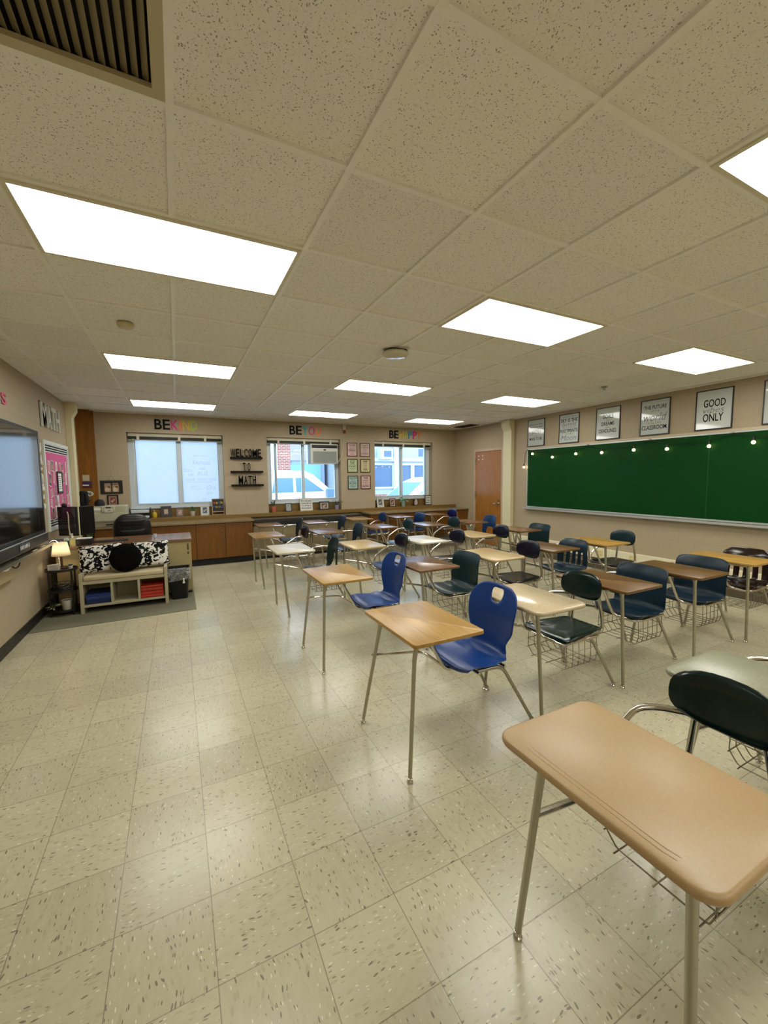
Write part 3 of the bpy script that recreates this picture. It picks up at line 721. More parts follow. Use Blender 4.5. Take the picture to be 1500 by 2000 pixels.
# ================================================================ built-in furniture along the window wall
CTW = wood('counter_laminate', '#8c7b5c', '#796748', 'X', .16); CABW = wood('cabinet_wood', '#7a4c10', '#5f3808', 'Z', .4)
CT_Z = .80; CF = 7.96
def cabinet(x0, x1, label, doors=2, handles=True):
    t = thing('base_cabinet', label, 'cabinet', ((x0+x1)/2, (CF+8.42)/2, 0), group=None)
    M = Matrix.Translation((-(x0+x1)/2, -(CF+8.42)/2, 0))
    MB(M).box(x0+.001, x1-.001, CF+.02, 8.42, .12, CT_Z-.036).build('body', CABW, t, smooth=False)
    MB(M).box(x0+.001, x1-.001, CF+.07, 8.42, 0, .12).build('toe_kick', mat('black_toe_kick', '#0b0a09', .6), t, smooth=False)
    w = (x1-x0)/doors
    for k in range(doors):
        a, b = x0+k*w+.004, x0+(k+1)*w-.004
        d = MB(M).box(a, b, CF, CF+.02, .125, CT_Z-.045).build('door', CABW, t, smooth=False, bevel=.002)
        if handles:
            hx = b-.055 if k % 2 == 0 else a+.055
            MB(M).tube(path([(hx, CF, .53), (hx, CF-.03, .535), (hx, CF-.03, .635), (hx, CF, .64)], .012, 3), .0045, 8).build('handle', M_chrome, d)
def builtins():
    cabinet(.27, 1.25, 'wood base cabinet with two pulls at the open counter end, beside the radiator cover')
    cabinet(-.48, .27, 'plain wood base cabinet behind the office chair', 1, False)
    cabinet(-1.22, -.48, 'wood base cabinet under the printer', 1, False)
    cabinet(3.70, 4.57, 'wood base cabinet at the radiator end of the corner counter'); cabinet(4.57, 5.44, 'wood base cabinet in the middle of the corner counter'); cabinet(5.44, 6.30, 'wood base cabinet touching the chalkboard wall in the corner')
    for x0, x1, lb in ((-1.235, 1.27, 'long speckled brown countertop behind the office chair and printer'), (3.68, 6.305, 'brown countertop under the corner window beside the door')):
        o = MB().box(x0, x1, CF-.03, 8.425, CT_Z-.035, CT_Z).build('countertop', CTW, smooth=False, bevel=.004); tag(o, lb, 'countertop')
    t = thing('radiator_cover', 'low dark-topped beige radiator cover between the two runs of wood cabinets', 'radiator', (2.475, 8.24, 0))
    M = Matrix.Translation((-2.475, -8.24, 0))
    MB(M).box(1.275, 3.675, 8.08, 8.42, .06, .655).build('casing', mat('radiator_beige', '#8c7c5c', .45), t, smooth=False)
    MB(M).box(1.272, 3.678, 8.05, 8.425, .66, .742).build('top_shelf', mat('radiator_top', '#26282a', .12), t, smooth=False, bevel=.006)
    MB(M).box(1.275, 3.675, 8.11, 8.42, 0, .06).build('toe_kick', mat('black_toe_kick', '#0b0a09', .6), t, smooth=False)
    s = MB(M)
    for i in range(3): s.box(1.275, 3.675, 8.076, 8.081, .08+.03*i, .09+.03*i)
    s.build('grille', mat('black_toe_kick', '#0b0a09', .6), t, smooth=False)
    # wall raceway with outlets under the chalkboard
    t = thing('cable_raceway', 'long cream surface raceway low on the chalkboard wall', 'raceway', (6.29, 2.1, .17))
    M = Matrix.Translation((-6.29, -2.1, -.17))
    MB(M).box(6.262, 6.32, -1.9, 6.44, .17, .335).build('channel', mat('raceway_cream', '#dcd3b4', .4), t, smooth=False, bevel=.006)
    MB(M).box(6.20, 6.308, -1.9, 6.40, .0, .10).build('floor_duct', mat('floor_duct_paint', '#514736', .5), t, smooth=False, bevel=.006)
    for y in (4.42, 3.86, 2.92, 2.02):
        o = MB(M); o.M = M @ wallM('R', y, .255, .058); o.box(-.058, .058, -.05, .05, 0, .004); q = o.build('outlet_plate', mat('outlet_ivory', '#d3c58f', .4), t, smooth=False, bevel=.001)
        o = MB(M); o.M = M @ wallM('R', y, .255, .062)
        for u in (-.028, .028):
            for v in (.022, -.022): o.box(u-.011, u-.007, v-.007, v+.007, 0, .001); o.box(u+.007, u+.011, v-.007, v+.007, 0, .001)
        o.build('socket_slot', mat('socket_dark', '#2a251b', .6), q, smooth=False)
# ================================================================ wall decor
def word(wall, letters, z0, z1, cat, grp, off=.0, depth=.012, bold=.012, outline=None):
    """letters: (char, u0, u1, material, label) - every letter a thing of its own"""
    for ch, u0, u1, m, lb in letters:
        c = (u0+u1)/2; M = wallM(wall, c, z0, off)
        b = MB(); w = abs(u1-u0)/2; h = z1-z0; mats = [m]
        b.text(ch, -w, w, 0, h, .001, depth, 0, bold if ch not in 'MW' else min(bold, .004))
        if outline:
            mats.append(outline); b.mi = 1; b.text(ch, -w-.008, w+.008, -.000, h+.010, 0.0003, .004, 0, bold+.022 if ch not in 'MW' else .012)
        o = b.build('wall_letter', mats, smooth=False); o.matrix_world = M; tag(o, lb, cat, grp)
def spread(s, u0, u1, gap=.012):
    wt = {'I': .35, 'i': .35, 'M': 1.25, 'W': 1.35, 'O': 1.05}; tot = sum(wt.get(c, 1) for c in s); L = (u1-u0)-gap*(len(s)-1); out = []; x = u0
    for c in s:
        w = L*wt.get(c, 1)/tot; out.append((c, x, x+w)); x += w+gap
    return out
def colour_words():
    K = mat('letter_black', '#050506', .7, spec=.15); C = {n: mat('letter_'+n, h, .55) for n, h in dict(pink='#c41e74', orange='#e07a3c', yellow='#c9a51c', lime='#9fb52f', teal='#2f9aa3', magenta='#b3487a', gold='#c8a22a', blue='#2d86a8').items()}
    for txt, u0, u1, cols, where in (('BEKiND', -.302, .398, ['black', 'black', 'pink', 'orange', 'yellow', 'lime'], 'window with frosted glass'), ('BEYOU', 2.13, 2.796, ['black', 'black', 'teal', 'magenta', 'orange'], 'window with the air conditioner'), ('BEHAPPY', 4.45, 5.318, ['black', 'black', 'yellow', 'lime', 'blue', 'pink', 'orange'], 'corner window')):
        seen = {}
        L = []
        for (c, a, b), cn in zip(spread(txt, u0, u1, .014), cols):
            seen[c] = seen.get(c, 0)+1
            L.append((c, a, b, K if cn == 'black' else C[cn], '%s cut-out letter %s on the wall above the %s' % (cn, c.upper(), where)))
        word('B', L, 2.462, 2.645, 'letter', 'cut-out letters above the windows', bold=.018)
def welcome():
    K = mat('letter_black', '#050506', .7, spec=.15); Wt = mat('letter_white_edge', '#cfc8b8', .6)
    for z, x0, x1, txt, a, b, zl, lb in ((1.985, .95, 1.555, 'WELCOME', .958, 1.535, 2.15, 'topmost'), (1.715, .95, 1.563, 'TO', 1.176, 1.325, 1.885, 'middle'), (1.452, .957, 1.565, 'MATH', 1.089, 1.424, 1.63, 'lowest')):
        s = MB().box(x0, x1, BACK_Y-.07, BACK_Y, z-.036, z).build('letter_ledge', mat('ledge_black', '#060505', .6, spec=.2), smooth=False, bevel=.003); tag(s, '%s of three narrow black ledges between two windows' % lb, 'shelf', 'black letter ledges')
        n = {}
        L = []
        for c, u0, u1 in spread(txt, a, b, .012 if len(txt) > 2 else .03):
            n[c] = n.get(c, 0)+1
            L.append((c, u0, u1, K, ('%sblack letter %s standing on the %s black ledge' % ({1: 'first ' if txt.count(c) > 1 else '', 2: 'second '}[n[c]], c, lb))))
        word('B', L, z, zl-.006, 'letter', 'letters standing on the ledges', off=.032, depth=.014, bold=.014, outline=Wt if txt != 'WELCOME' else None)
    # silver letters on the screen wall
    sv = mat('mirror_silver', '#d9dcd6', .3, .35)
    L = [(c, a, b, sv, 'tall mirror-silver letter %s high on the wall over the pink board' % c) for c, a, b in spread('MATH', 6.38, 7.24, .02)]
    word('L', L, 2.225, 2.52, 'letter', 'silver letters above the pink board', depth=.022, bold=.02, outline=K)
    L = [('E', 4.98, 5.10, mat('letter_seafoam', '#6fae9f', .5), 'teal letter at the cut edge of the wall above the big screen'), ('S', 5.13, 5.26, mat('letter_coral', '#c2476a', .5), 'pink letter S on the wall above the big screen')]
    word('L', L, 2.285, 2.40, 'letter', 'coloured letters above the screen', depth=.008, bold=.02)
POSTERS = [
 (5.878, 'white poster about who you are made to be, closest to the door', [('BE EXACTLY WHO', .1, .9, .80, .84, 1, 0), ('THE WORLD NEEDS', .12, .9, .70, .745, 1, 0), ('BECAUSE', .3, .7, .60, .63, 2, 0), ('you', .2, .8, .40, .58, 3, .3), ('ARE', .4, .6, .345, .385, 2, 0), ('MADE TO BE.', .1, .9, .21, .32, 1, 0)]),
 (5.126, 'white poster about footprints on the moon, second from the door', [("DON'T TELL ME THE", .15, .9, .885, .94, 2, 0), ('SKY IS THE', .06, .94, .73, .86, 1, 0), ('limit', .12, .92, .58, .72, 3, .3), ('WHEN THERE ARE', .15, .85, .51, .56, 2, 0), ('FOOTPRINTS', .05, .95, .36, .48, 1, 0), ('ON THE', .35, .65, .29, .335, 2, 0), ('Moon', .08, .9, .08, .26, 3, .3)]),
 (4.385, 'white poster about goals and dreams, third from the door', [('GOALS', .27, .73, .66, .79, 1, 0), ('are', .42, .58, .57, .62, 3, .3), ('DREAMS', .22, .78, .43, .55, 1, 0), ('with', .4, .6, .35, .40, 3, .3), ('DEADLINES', .12, .88, .2, .32, 1, 0)]),
 (3.648, 'white poster about the future of the world and this classroom', [('THE FUTURE', .09, .9, .74, .85, 1, 0), ('OF THE', .35, .65, .655, .70, 2, 0), ('world', .1, .92, .39, .62, 3, .3), ('IS IN THIS', .26, .74, .30, .36, 2, 0), ('CLASSROOM.', .04, .96, .14, .27, 1, 0)]),
 (2.907, 'white poster about good vibes over the chalkboard', [('GOOD', .2, .82, .57, .77, 1, 0), ('vibes', .2, .8, .42, .56, 3, .3), ('ONLY', .2, .78, .19, .40, 1, 0)]),
 (2.19, 'cropped white poster farthest from the door, past the good vibes one', [('DREAM', .2, .8, .57, .77, 1, 0), ('big', .3, .7, .3, .5, 3, .3)])]
def posters():
    fr = mat('poster_frame', '#1c1613', .4); pg = mat('poster_glazing', '#b9bfba', .06, var=.02)
    pg.node_tree.nodes['Principled BSDF'].inputs['Coat Weight'].default_value = .0
    for y, lb, lines in POSTERS[:5]+POSTERS[5:]:
        w, h = .42, .52
        t = thing('framed_poster', lb, 'poster', (RIGHT_X-.012, y, 2.135), group='framed posters above the chalkboard')
        M = Matrix.Translation((-(RIGHT_X-.012), -y, -2.135)) @ wallM('R', y, 2.135, .001) @ Matrix.Rotation(math.radians(-1.2), 4, 'X')
        MB(M).frame(-w/2, w/2, 0, h, .012, .0, .02).build('frame', fr, t, smooth=False)
        p = MB(M); p.box(-w/2+.012, w/2-.012, .012, h-.012, .002, .012); W2, H2 = w-.024, h-.024
        for tx, a, b, c, d, st, sh in (lines if y > 2.4 else []):
            p.mi = 2 if st == 2 or st == 3 else 1
            p.text(tx, -w/2+.012+a*W2, -w/2+.012+b*W2, .012+c*H2, .012+d*H2, .0121, .0004, sh, .012 if st == 1 else -.008)
        p.build('print', [pg, M_ink, M_ink2], t, smooth=False)
QUOTES = [(3.39, 2.03, '#5a2226', '#c9a9a5', ['TOUGHER', 'than the', 'daily', 'GRIND', 'is your', 'mind'], 'top pink', 'framed pink quote at the top beside the air conditioner window'),
 (3.70, 2.03, '#52201f', '#cbb1aa', ["THAT'S", 'A DAY IN', 'mistakes', 'and it', 'COUNTS'], '', 'framed pale pink quote at the top beside the corner window'),
 (3.395, 1.675, '#35361a', '#b4bd99', ["IT'S", 'OK', 'not to know', 'IT IS NOT', 'ok not to', 'try'], '', 'framed green quote in the middle row'),
 (3.705, 1.675, '#3a3216', '#c0b48c', ['KEEP', 'calm', 'and', 'show', 'WORK'], '', 'framed yellow quote in the middle row'),
 (3.40, 1.303, '#1b3a36', '#9fb5ad', ['YOUR ATTITUDE', 'is a', 'small', 'BIG THING', 'makes it', 'matter'], '', 'framed blue-green quote in the lowest row'),
 (3.71, 1.303, '#4c1a20', '#c7aaa4', ['THIS', 'class', 'begins', 'practice', 'HELPING'], '', 'framed rose quote in the lowest row')]
def quotes():
    for x, z, fc, pc, lines, _, lb in QUOTES:
        w, h = .245, .300
        t = thing('framed_quote', lb, 'picture', (x+w/2, BACK_Y-.01, z), group='six framed quotes between two windows')
        M = Matrix.Translation((-(x+w/2), -(BACK_Y-.01), -z)) @ wallM('B', x+w/2, z, .0005)
        MB(M).frame(-w/2, w/2, 0, h, .016, 0, .014).build('frame', mat('quote_frame_'+fc[1:], fc, .4), t, smooth=False)
        p = MB(M); p.box(-w/2+.016, w/2-.016, .016, h-.016, .001, .008); n = len(lines); p.mi = 1
        for i, s in enumerate(lines):
            hh = (h-.07)/n; y1 = h-.035-i*hh; ww = .085 if len(s) > 4 else .055
            if s.isupper(): p.text(s, -ww, ww, y1-hh*.8, y1, .0081, .0004, 0, .02)
            else: p.text(s, -ww*.8, ww*.8, y1-hh*.7, y1-hh*.1, .0081, .0004, .3, 0)
        p.build('print', [mat('quote_paper_'+pc[1:], pc, .25, spec=.4), M_ink], t, smooth=False)
def chalkboard():
    y0, y1, z0, z1 = 1.30, 6.087, .93, 2.09
    t = thing('chalkboard', 'long green chalkboard in an aluminium frame along the wall', 'chalkboard', (RIGHT_X-.02, (y0+y1)/2, z0))
    M = Matrix.Translation((-(RIGHT_X-.02), -(y0+y1)/2, -z0)) @ wallM('R', (y0+y1)/2, z0); L = (y1-y0)/2
    k = NT('green_chalk_surface'); n = k.n('TexNoise', i_Scale=1.6, i_Detail=5.0); k.l(k.coords(), n.inputs['Vector'])
    k.l(k.mix(n.outputs[0], lin('#02330b'), lin('#043d12')), k.b.inputs['Base Color']); k.b.inputs['Roughness'].default_value = .6; k.b.inputs['Specular IOR Level'].default_value = .12
    MB(M).box(-L+.02, L-.02, .02, z1-z0-.02, .001, .014).build('writing_surface', k.m, t, smooth=False)
    MB(M).frame(-L, L, 0, z1-z0, .024, 0, .022).build('frame', M_alu, t, smooth=False, bevel=.002)
    MB(M).box(-L, L, z1-z0-.002, z1-z0+.028, 0, .026).build('map_rail', mat('rail_beige', '#b7a78c', .5), t, smooth=False, bevel=.003)
    q = MB(M); q.M = M @ Matrix(((0, 0, 1, 0), (0, 1, 0, 0), (1, 0, 0, 0), (0, 0, 0, 1))); q.prism([(0, -.05), (.09, -.03), (.09, .0), (.082, .0), (.08, -.016), (0, -.012)], -L-.02, L, 'z'); q.build('chalk_tray', M_alu, t, smooth=False)
    MB(M).box(.76, .763, .02, z1-z0-.02, .0138, .0143).build('joint', mat('board_joint', '#2d5a3c', .5), t, smooth=False)
    # string of bulbs: wire, hooks, sockets and globes move together
    pins = [6.086, 4.723, 3.689, 2.673, 1.62]
    bul = [(6.128, 1.745), (5.913, 2.0), (5.432, 1.912), (4.93, 1.944), (4.44, 1.936), (3.91, 1.945), (3.434, 1.928), (2.915, 1.93), (2.45, 1.943), (1.95, 1.93)]
    t = thing('string_lights', 'black wire of small glowing globe bulbs strung along the chalkboard top', 'string lights', (RIGHT_X-.06, 4.0, 2.08))
    M = Matrix.Translation((-(RIGHT_X-.06), -4.0, -2.08)); xw = RIGHT_X-.045
    b = MB(M); bz = {y: z+.055 for y, z in bul}
    ptsL = [(xw, 6.128, 1.80), (xw, 6.12, 1.95), (xw, 6.086, 2.075)]
    for a, c in zip(pins, pins[1:]):
        mids = sorted([y for y, z in bul if c < y < a], reverse=True)
        ptsL += [(xw-.01, y, bz[y]) for y in mids]+[(xw, c, 2.07)]
    b.tube(path(ptsL, .12, 4), .0045, 6); b.build('wire', mat('wire_black', '#0d100d', .5), t)
    gm = emit('bulb_glow', '#ffd99a', 9.0, '#fff2d8')
    for y, z in bul:
        s = MB(M).lathe([(.0, .055), (.012, .052), (.015, .03), (.015, .012), (0, .010)], (xw-.012, y, z), 12).build('socket', M_black, t)
        MB(M).ball((xw-.012, y, z-.012), .022, 12, 8).build('bulb', gm, s)
    for y in pins: MB(M).box(xw-.006, xw+.02, y-.012, y+.012, 2.068, 2.085).build('hook', mat('clear_hook', '#b9b7a6', .2), t, smooth=False)
def screen():
    y0, y1, z0, z1 = 4.12, 5.885, .875, 2.11; X = LEFT_X; n0, n1 = .03, .085
    t = thing('interactive_display', 'large black wall-mounted interactive TV screen reflecting the window', 'screen', (X+.05, (y0+y1)/2, z0))
    M = Matrix.Translation((-(X+.05), -(y0+y1)/2, -z0)) @ wallM('L', (y0+y1)/2, z0); L = (y1-y0)/2; Hh = z1-z0
    MB(M).box(-L, L, 0, Hh, n0, n1-.006, ).build('housing', mat('display_black', '#0b0c10', .35), t, smooth=False, bevel=.006)
    MB(M).frame(-L, L, .10, Hh, .035, n1-.006, n1).build('bezel', mat('display_bezel', '#15171c', .3), t, smooth=False, bevel=.003)
    MB(M).box(-L+.035, L-.035, .135, Hh-.035, n1-.006, n1-.003).build('screen', mat('screen_glass', '#030507', .05, spec=1.0, var=.02, coat=1.0), t, smooth=False)
    MB(M).box(-L, L, 0, .098, n1-.006, n1+.02).build('speaker_bar', mat('display_bar', '#101218', .4), t, smooth=False, bevel=.006)
    MB(M).box(-L, L, .096, .104, n1+.012, n1+.021).build('bar_edge', M_alu, t, smooth=False)
    c = MB(M).box(-.10, .20, .02, .085, n1+.02, n1+.024).build('control_panel', mat('control_blue_grey', '#27313c', .3), t, smooth=False, bevel=.002)
    for i in range(7): MB(M).box(-.075+i*.04, -.062+i*.04, .035, .068, n1+.024, n1+.026).build('button', M_paper, c, smooth=False)
    b = MB(M); b.text('- - -', .0, .10, .105, .118, n1+.021, .0005); b.build('badge', M_alu, t, smooth=False)
    b = MB(M); b.box(-L+.1, L+.06, -.055, -.045, .022, .14); b.box(-L+.1, L+.06, -.045, -.025, .132, .14); b.build('pen_tray', mat('tray_metal', '#8f8a78', .3, .8), t, smooth=False)
    for u in (.32, .62): MB(M).box(u, u+.14, -.045, -.032, .09, .105).build('pen', mat('pen_pale', '#c9c2a8', .4), t, smooth=False, bevel=.003)
    t = thing('wall_box', 'beige cable box on the wall under the big screen', 'cable box', (X, 4.6, .66)); 
    MB().box(0, .05, -.3, .3, .0, .12).build('cover', mat('wallbox_beige', '#a28f6d', .5), t, smooth=False, bevel=.004)
    MB().box(0, .02, -.32, .32, -.05, .0).build('base', mat('wallbox_shade', '#8f7c57', .5), t, smooth=False)  # darker strip stands in for the shade beneath the cable box
    o = MB().tube([(X+.08+.02*math.cos(a), 4.87+.035*math.cos(a), .80+.045*math.sin(a)) for a in [i*2*PI/16 for i in range(16)]], .006, 8, True).build('cable_loop', M_black); tag(o, 'small black cable loop hanging under the big screen', 'cable')
    o = MB().tube([(X+.07, 4.5, .800), (X+.085, 4.62, .786), (X+.07, 4.74, .788), (X+.055, 4.80, .805)], .012, 10).build('white_cable', M_white); tag(o, 'thick white cable tucked below the big screen', 'cable')
def pinboard():
    y0, y1, z0, z1 = 6.36, 7.625, .925, 2.063; c = (y0+y1)/2; L = (y1-y0)/2; Hh = z1-z0
    t = thing('bulletin_board', 'pink bulletin board with black and white striped border covered in photos', 'bulletin board', (LEFT_X, c, z0))
    M = Matrix.Translation((-LEFT_X, -c, -z0)) @ wallM('L', c, z0)
    MB(M).box(-L+.03, L-.03, .03, Hh-.03, .001, .012).build('backing', mat('pink_paper', '#c8558a', .8, var=.12, scale=6), t, smooth=False)
    MB(M).frame(-L, L, 0, Hh, .045, 0, .022).build('frame', mat('board_frame_white', '#cdd2cd', .45), t, smooth=False, bevel=.002)
    b = MB(M)
    for zz in (.045, Hh-.145):
        b.mi = 0; b.box(-L+.045, L-.045, zz, zz+.1, .012, .0135)
        b.mi = 1
        for i in range(3): b.box(-L+.045, L-.045, zz+.012+i*.031, zz+.028+i*.031, .0135, .0142)
    b.mi = 0
    for u in (-L+.045, L-.085): b.box(u, u+.04, .145, Hh-.145, .012, .0135)
    b.build('striped_border', [mat('border_white', '#c9cbc7', .7), M_ink], t, smooth=False)
    rnd = random.Random(4); pics = []
    for row, (zz, n) in enumerate(((.83, 6), (.66, 6), (.50, 5), (.36, 6), (.22, 5))):
        for i in range(n):
            u = -.52+1.02*(i+.5)/n+rnd.uniform(-.03, .03)
            if row in (1, 2) and -.16 < u < .16: continue
            pics.append((u, zz+rnd.uniform(-.03, .03), rnd.choice((.09, .11, .075)), rnd.choice((.14, .16, .10)), rnd.uniform(-.25, .25)))
    cols = ['#b99a8c', '#6d5350', '#d8d2cc', '#a8766b', '#574a63', '#c7a894', '#3c3434']
    for i, (u, zz, w, h, a) in enumerate(pics):
        o = MB(); o.box(-w/2, w/2, -h/2, h/2, 0, .0015); o.mi = 1; o.box(-w/2+.006, w/2-.006, -h/2+.01, h/2-.006, .0015, .002); o.mi = 2; o.ball((rnd.uniform(-.01, .01), -h*.1, .002), w*.26, 10, 6, sz=.06); o.ball((.0, h*.12, .002), w*.15, 8, 6, sz=.08)
        q = o.build('photo', [M_paper, mat('photo_'+cols[i % 7][1:], cols[i % 7], .4, var=.35, scale=40), mat('photo_skin', '#b98b78', .5)], smooth=False)
        q.matrix_world = wallM('L', c+u, z0+zz, .0145) @ Matrix.Rotation(a, 4, 'Z'); tag(q, 'small snapshot pinned to the pink bulletin board', 'photo', 'photos pinned to the pink board')
    t = thing('framed_note', 'black-framed white note in the middle of the pink board', 'picture', (LEFT_X+.0145, c+.02, z0+.46))
    M2 = Matrix.Translation((-(LEFT_X+.0145), -(c+.02), -(z0+.46))) @ wallM('L', c+.02, z0+.46, .0145)
    MB(M2).frame(-.13, .13, 0, .30, .028, 0, .012).build('frame', M_black, t, smooth=False); p = MB(M2); p.box(-.105, .105, .025, .275, .0005, .006); p.mi = 1
    for i in range(7): p.box(-.07, .07-.01*(i % 3), .06+i*.028, .068+i*.028, .006, .0065)
    p.build('print', [M_paper, M_ink2], t, smooth=False)
    # paper garlands hanging either side of the board
    for y, cs, lb in ((6.26, ('#d9d6c9', '#a8915a', '#e3e0d6'), 'white and gold paper streamer between the screen and the pink board'), (7.645, ('#d5d6d2', '#191a1c', '#b9bcb8'), 'black and white paper garland beside the pink board')):
        g = MB(); r2 = random.Random(int(y*10)); M3 = wallM('L', y, 1.30)
        g.M = M3
        for i in range(22):
            g.mi = r2.choice((0, 0, 1, 2)); w = r2.uniform(.012, .03); zz = .70-i*.035
            g.prism([(-w, zz), (w*.8, zz+.012), (w, zz-.035), (-w*.6, zz-.045)], .002+.002*(i % 2), .006+.012*r2.random(), 'z')
        o = g.build('paper_garland', [mat('garland_'+h[1:], h, .6) for h in cs], smooth=False); tag(o, lb, 'garland')
builtins(); colour_words(); welcome(); posters(); quotes(); chalkboard(); screen(); pinboard()
# ================================================================ teacher corner
def soft(cx, w, h, t, M, m, name, parent=None, r=.5, nu=20):
    """plump cushion: local x-y outline, z thickness"""
    b = MB(M)
    for s in (1, -1):
        def fn(u, v, s=s):
            x, y = 2*u-1, 2*v-1
            k = max(0, (1-x**4))*max(0, (1-y**4)); pin = 1-.07*(1-abs(x)*abs(y))*0-.05*(x*x*(1-y*y)+y*y*(1-x*x))*0
            px = x*(1-.06*(1-y*y)*abs(x)**3); py = y*(1-.06*(1-x*x)*abs(y)**3)
            if r > .5: px, py = x*math.sqrt(1-r*y**4/2), y*math.sqrt(1-r*x**4/2)
            return (px*w/2, py*h/2, s*t/2*k**.45)
        b.grid(fn, nu, nu)
    bmesh.ops.remove_doubles(b.bm, verts=b.bm.verts, dist=.0005)
    return b.build(name, m, parent, ang=80)
def teacher():
    # floor mat
    o = MB().prism([(-1.425, 5.27), (.146, 5.31), (.15, 7.05), (-1.425, 7.05)], .0, .005).build('floor_mat', mat('grey_green_mat', '#66634f', .85, bump=.2, scale=60), smooth=False); tag(o, 'flat grey-green mat under the bench and teacher desk', 'mat')
    # desk
    X0, X1, Yf, Yb, Z = -1.35, .15, 6.14, 6.86, .757
    t = thing('teacher_desk', 'beige metal teacher desk with a wood-grain top behind the white bench', 'desk', ((X0+X1)/2, (Yf+Yb)/2, .005))
    M = Matrix.Translation((-(X0+X1)/2, -(Yf+Yb)/2, -.005)); bg = mat('desk_beige_metal', '#9c8d63', .4)
    MB(M).box(X0, X1, Yf-.02, Yb, Z-.032, Z).build('desktop', wood('desk_top_wood', '#7d5a3c', '#6a4a30', 'X', .2), t, smooth=False, bevel=.003)
    MB(M).box(X0+.01, X1-.012, Yf, Yf+.02, .05, Z-.032).build('modesty_panel', bg, t, smooth=False, bevel=.002)
    for a, c, nm in ((X0+.01, X0+.40, 'drawer_pedestal'), (X1-.42, X1-.01, 'drawer_pedestal')):
        p = MB(M).box(a, c, Yf+.02, Yb-.03, .03, Z-.033).build(nm, bg, t, smooth=False, bevel=.003)
        for k in range(3):
            d = MB(M).box(a+.01, c-.01, Yb-.032, Yb-.02, .06+k*.22, .06+k*.22+.2).build('drawer', bg, p, smooth=False)
        MB(M).box(a+.01, c-.01, Yf+.02, Yb-.05, .0, .03).build('plinth', M_black, p, smooth=False)
    for z0, z1 in ((.60, .685), (.545, .575)):
        MB(M).box(X1-.062, X1-.040, Yf-.003, Yf+.001, z0, z1).build('latch_recess', mat('latch_dark', '#4c4531', .5), t, smooth=False)
    # storage bench
    bw = mat('bench_white', '#a59c80', .5); x0, x1, yf, yb = -1.06, -.155, 5.735, 6.10
    t = thing('storage_bench', 'white wooden cubby bench with a beige seat cushion in front of the desk', 'bench', ((x0+x1)/2, (yf+yb)/2, .005))
    M = Matrix.Translation((-(x0+x1)/2, -(yf+yb)/2, -.005))
    for a in (x0, x1-.035): MB(M).box(a, a+.035, yf, yb, .005, .475).build('side_panel', bw, t, smooth=False, bevel=.003)
    MB(M).box(x0+.035, x1-.035, yf+.005, yb, .345, .385).build('seat_board', bw, t, smooth=False, bevel=.002)
    MB(M).box(x0+.035, x1-.035, yf+.005, yb, .075, .10).build('bottom_shelf', bw, t, smooth=False, bevel=.002)
    for f in (1/3, 2/3): x = x0+.035+(x1-x0-.07)*f; MB(M).box(x-.012, x+.012, yf+.008, yb, .10, .345).build('divider', bw, t, smooth=False)
    MB(M).box(x0+.035, x1-.035, yb-.012, yb, .10, .345).build('back_panel', bw, t, smooth=False)
    b = MB(M); b.slab(rrect(x0+.038, x1-.038, yf+.0, yb-.01, .02, 4), .386, .436, .012); b.build('seat_cushion', mat('cushion_linen', '#b3a585', .9, bump=.3, scale=90), t)
    # pillows
    pz = NT('brush_print'); n = pz.n('TexNoise', i_Scale=19.0, i_Detail=.3, i_Distortion=1.5); pz.l(pz.coords(), n.inputs['Vector'])
    pr = pz.n('ValToRGB'); e = pr.color_ramp.elements; e[0].position = .49; e[0].color = (.006, .006, .006, 1); e[1].position = .51; e[1].color = (.62, .60, .55, 1); pr.color_ramp.interpolation = 'LINEAR'
    pz.l(n.outputs[0], pr.inputs[0]); pz.l(pr.outputs[0], pz.b.inputs['Base Color']); pz.b.inputs['Roughness'].default_value = .9; pz.b.inputs['Specular IOR Level'].default_value = .1
    T = lambda x, y, z, rx, rz=0, ry=0: Matrix.Translation((x, y, z)) @ Matrix.Rotation(rz, 4, 'Z') @ Matrix.Rotation(rx, 4, 'X') @ Matrix.Rotation(ry, 4, 'Z')
    for x, y, z, w, h, rz, ry, lb in ((-.855, 5.94, .615, .46, .34, .08, .03, 'black and white brushstroke pillow at the lamp end of the bench'), (-.335, 5.985, .612, .42, .33, .10, .0, 'black and white brushstroke pillow at the bin end of the bench')):
        o = soft(0, w, h, .10, Matrix(), pz.m, 'throw_pillow'); o.matrix_world = T(x, y, z, math.radians(72), rz, ry); tag(o, lb, 'pillow', 'brushstroke pillows on the bench')
    b = MB(); bk = NT('black_plush'); bk.b.inputs['Base Color'].default_value = (.003, .003, .003, 1); bk.b.inputs['Roughness'].default_value = 1; bk.b.inputs['Specular IOR Level'].default_value = .05
    nn = bk.n('TexNoise', i_Scale=160.0); bk.l(bk.coords(), nn.inputs['Vector']); bk.bump(nn.outputs[0], .5)
    b.lathe([(0, -.055), (.09, -.058), (.145, -.045), (.172, -.015), (.172, .015), (.145, .045), (.09, .058), (.03, .05), (0, .044)], n=32); o = b.build('round_pillow', bk.m)
    o.matrix_world = T(-.595, 5.845, .61, math.radians(78), .05); tag(o, 'round black plush pillow leaning on the two patterned pillows', 'pillow')
    # paper folders in the cubbies: each folder its own thing
    rnd = random.Random(2)
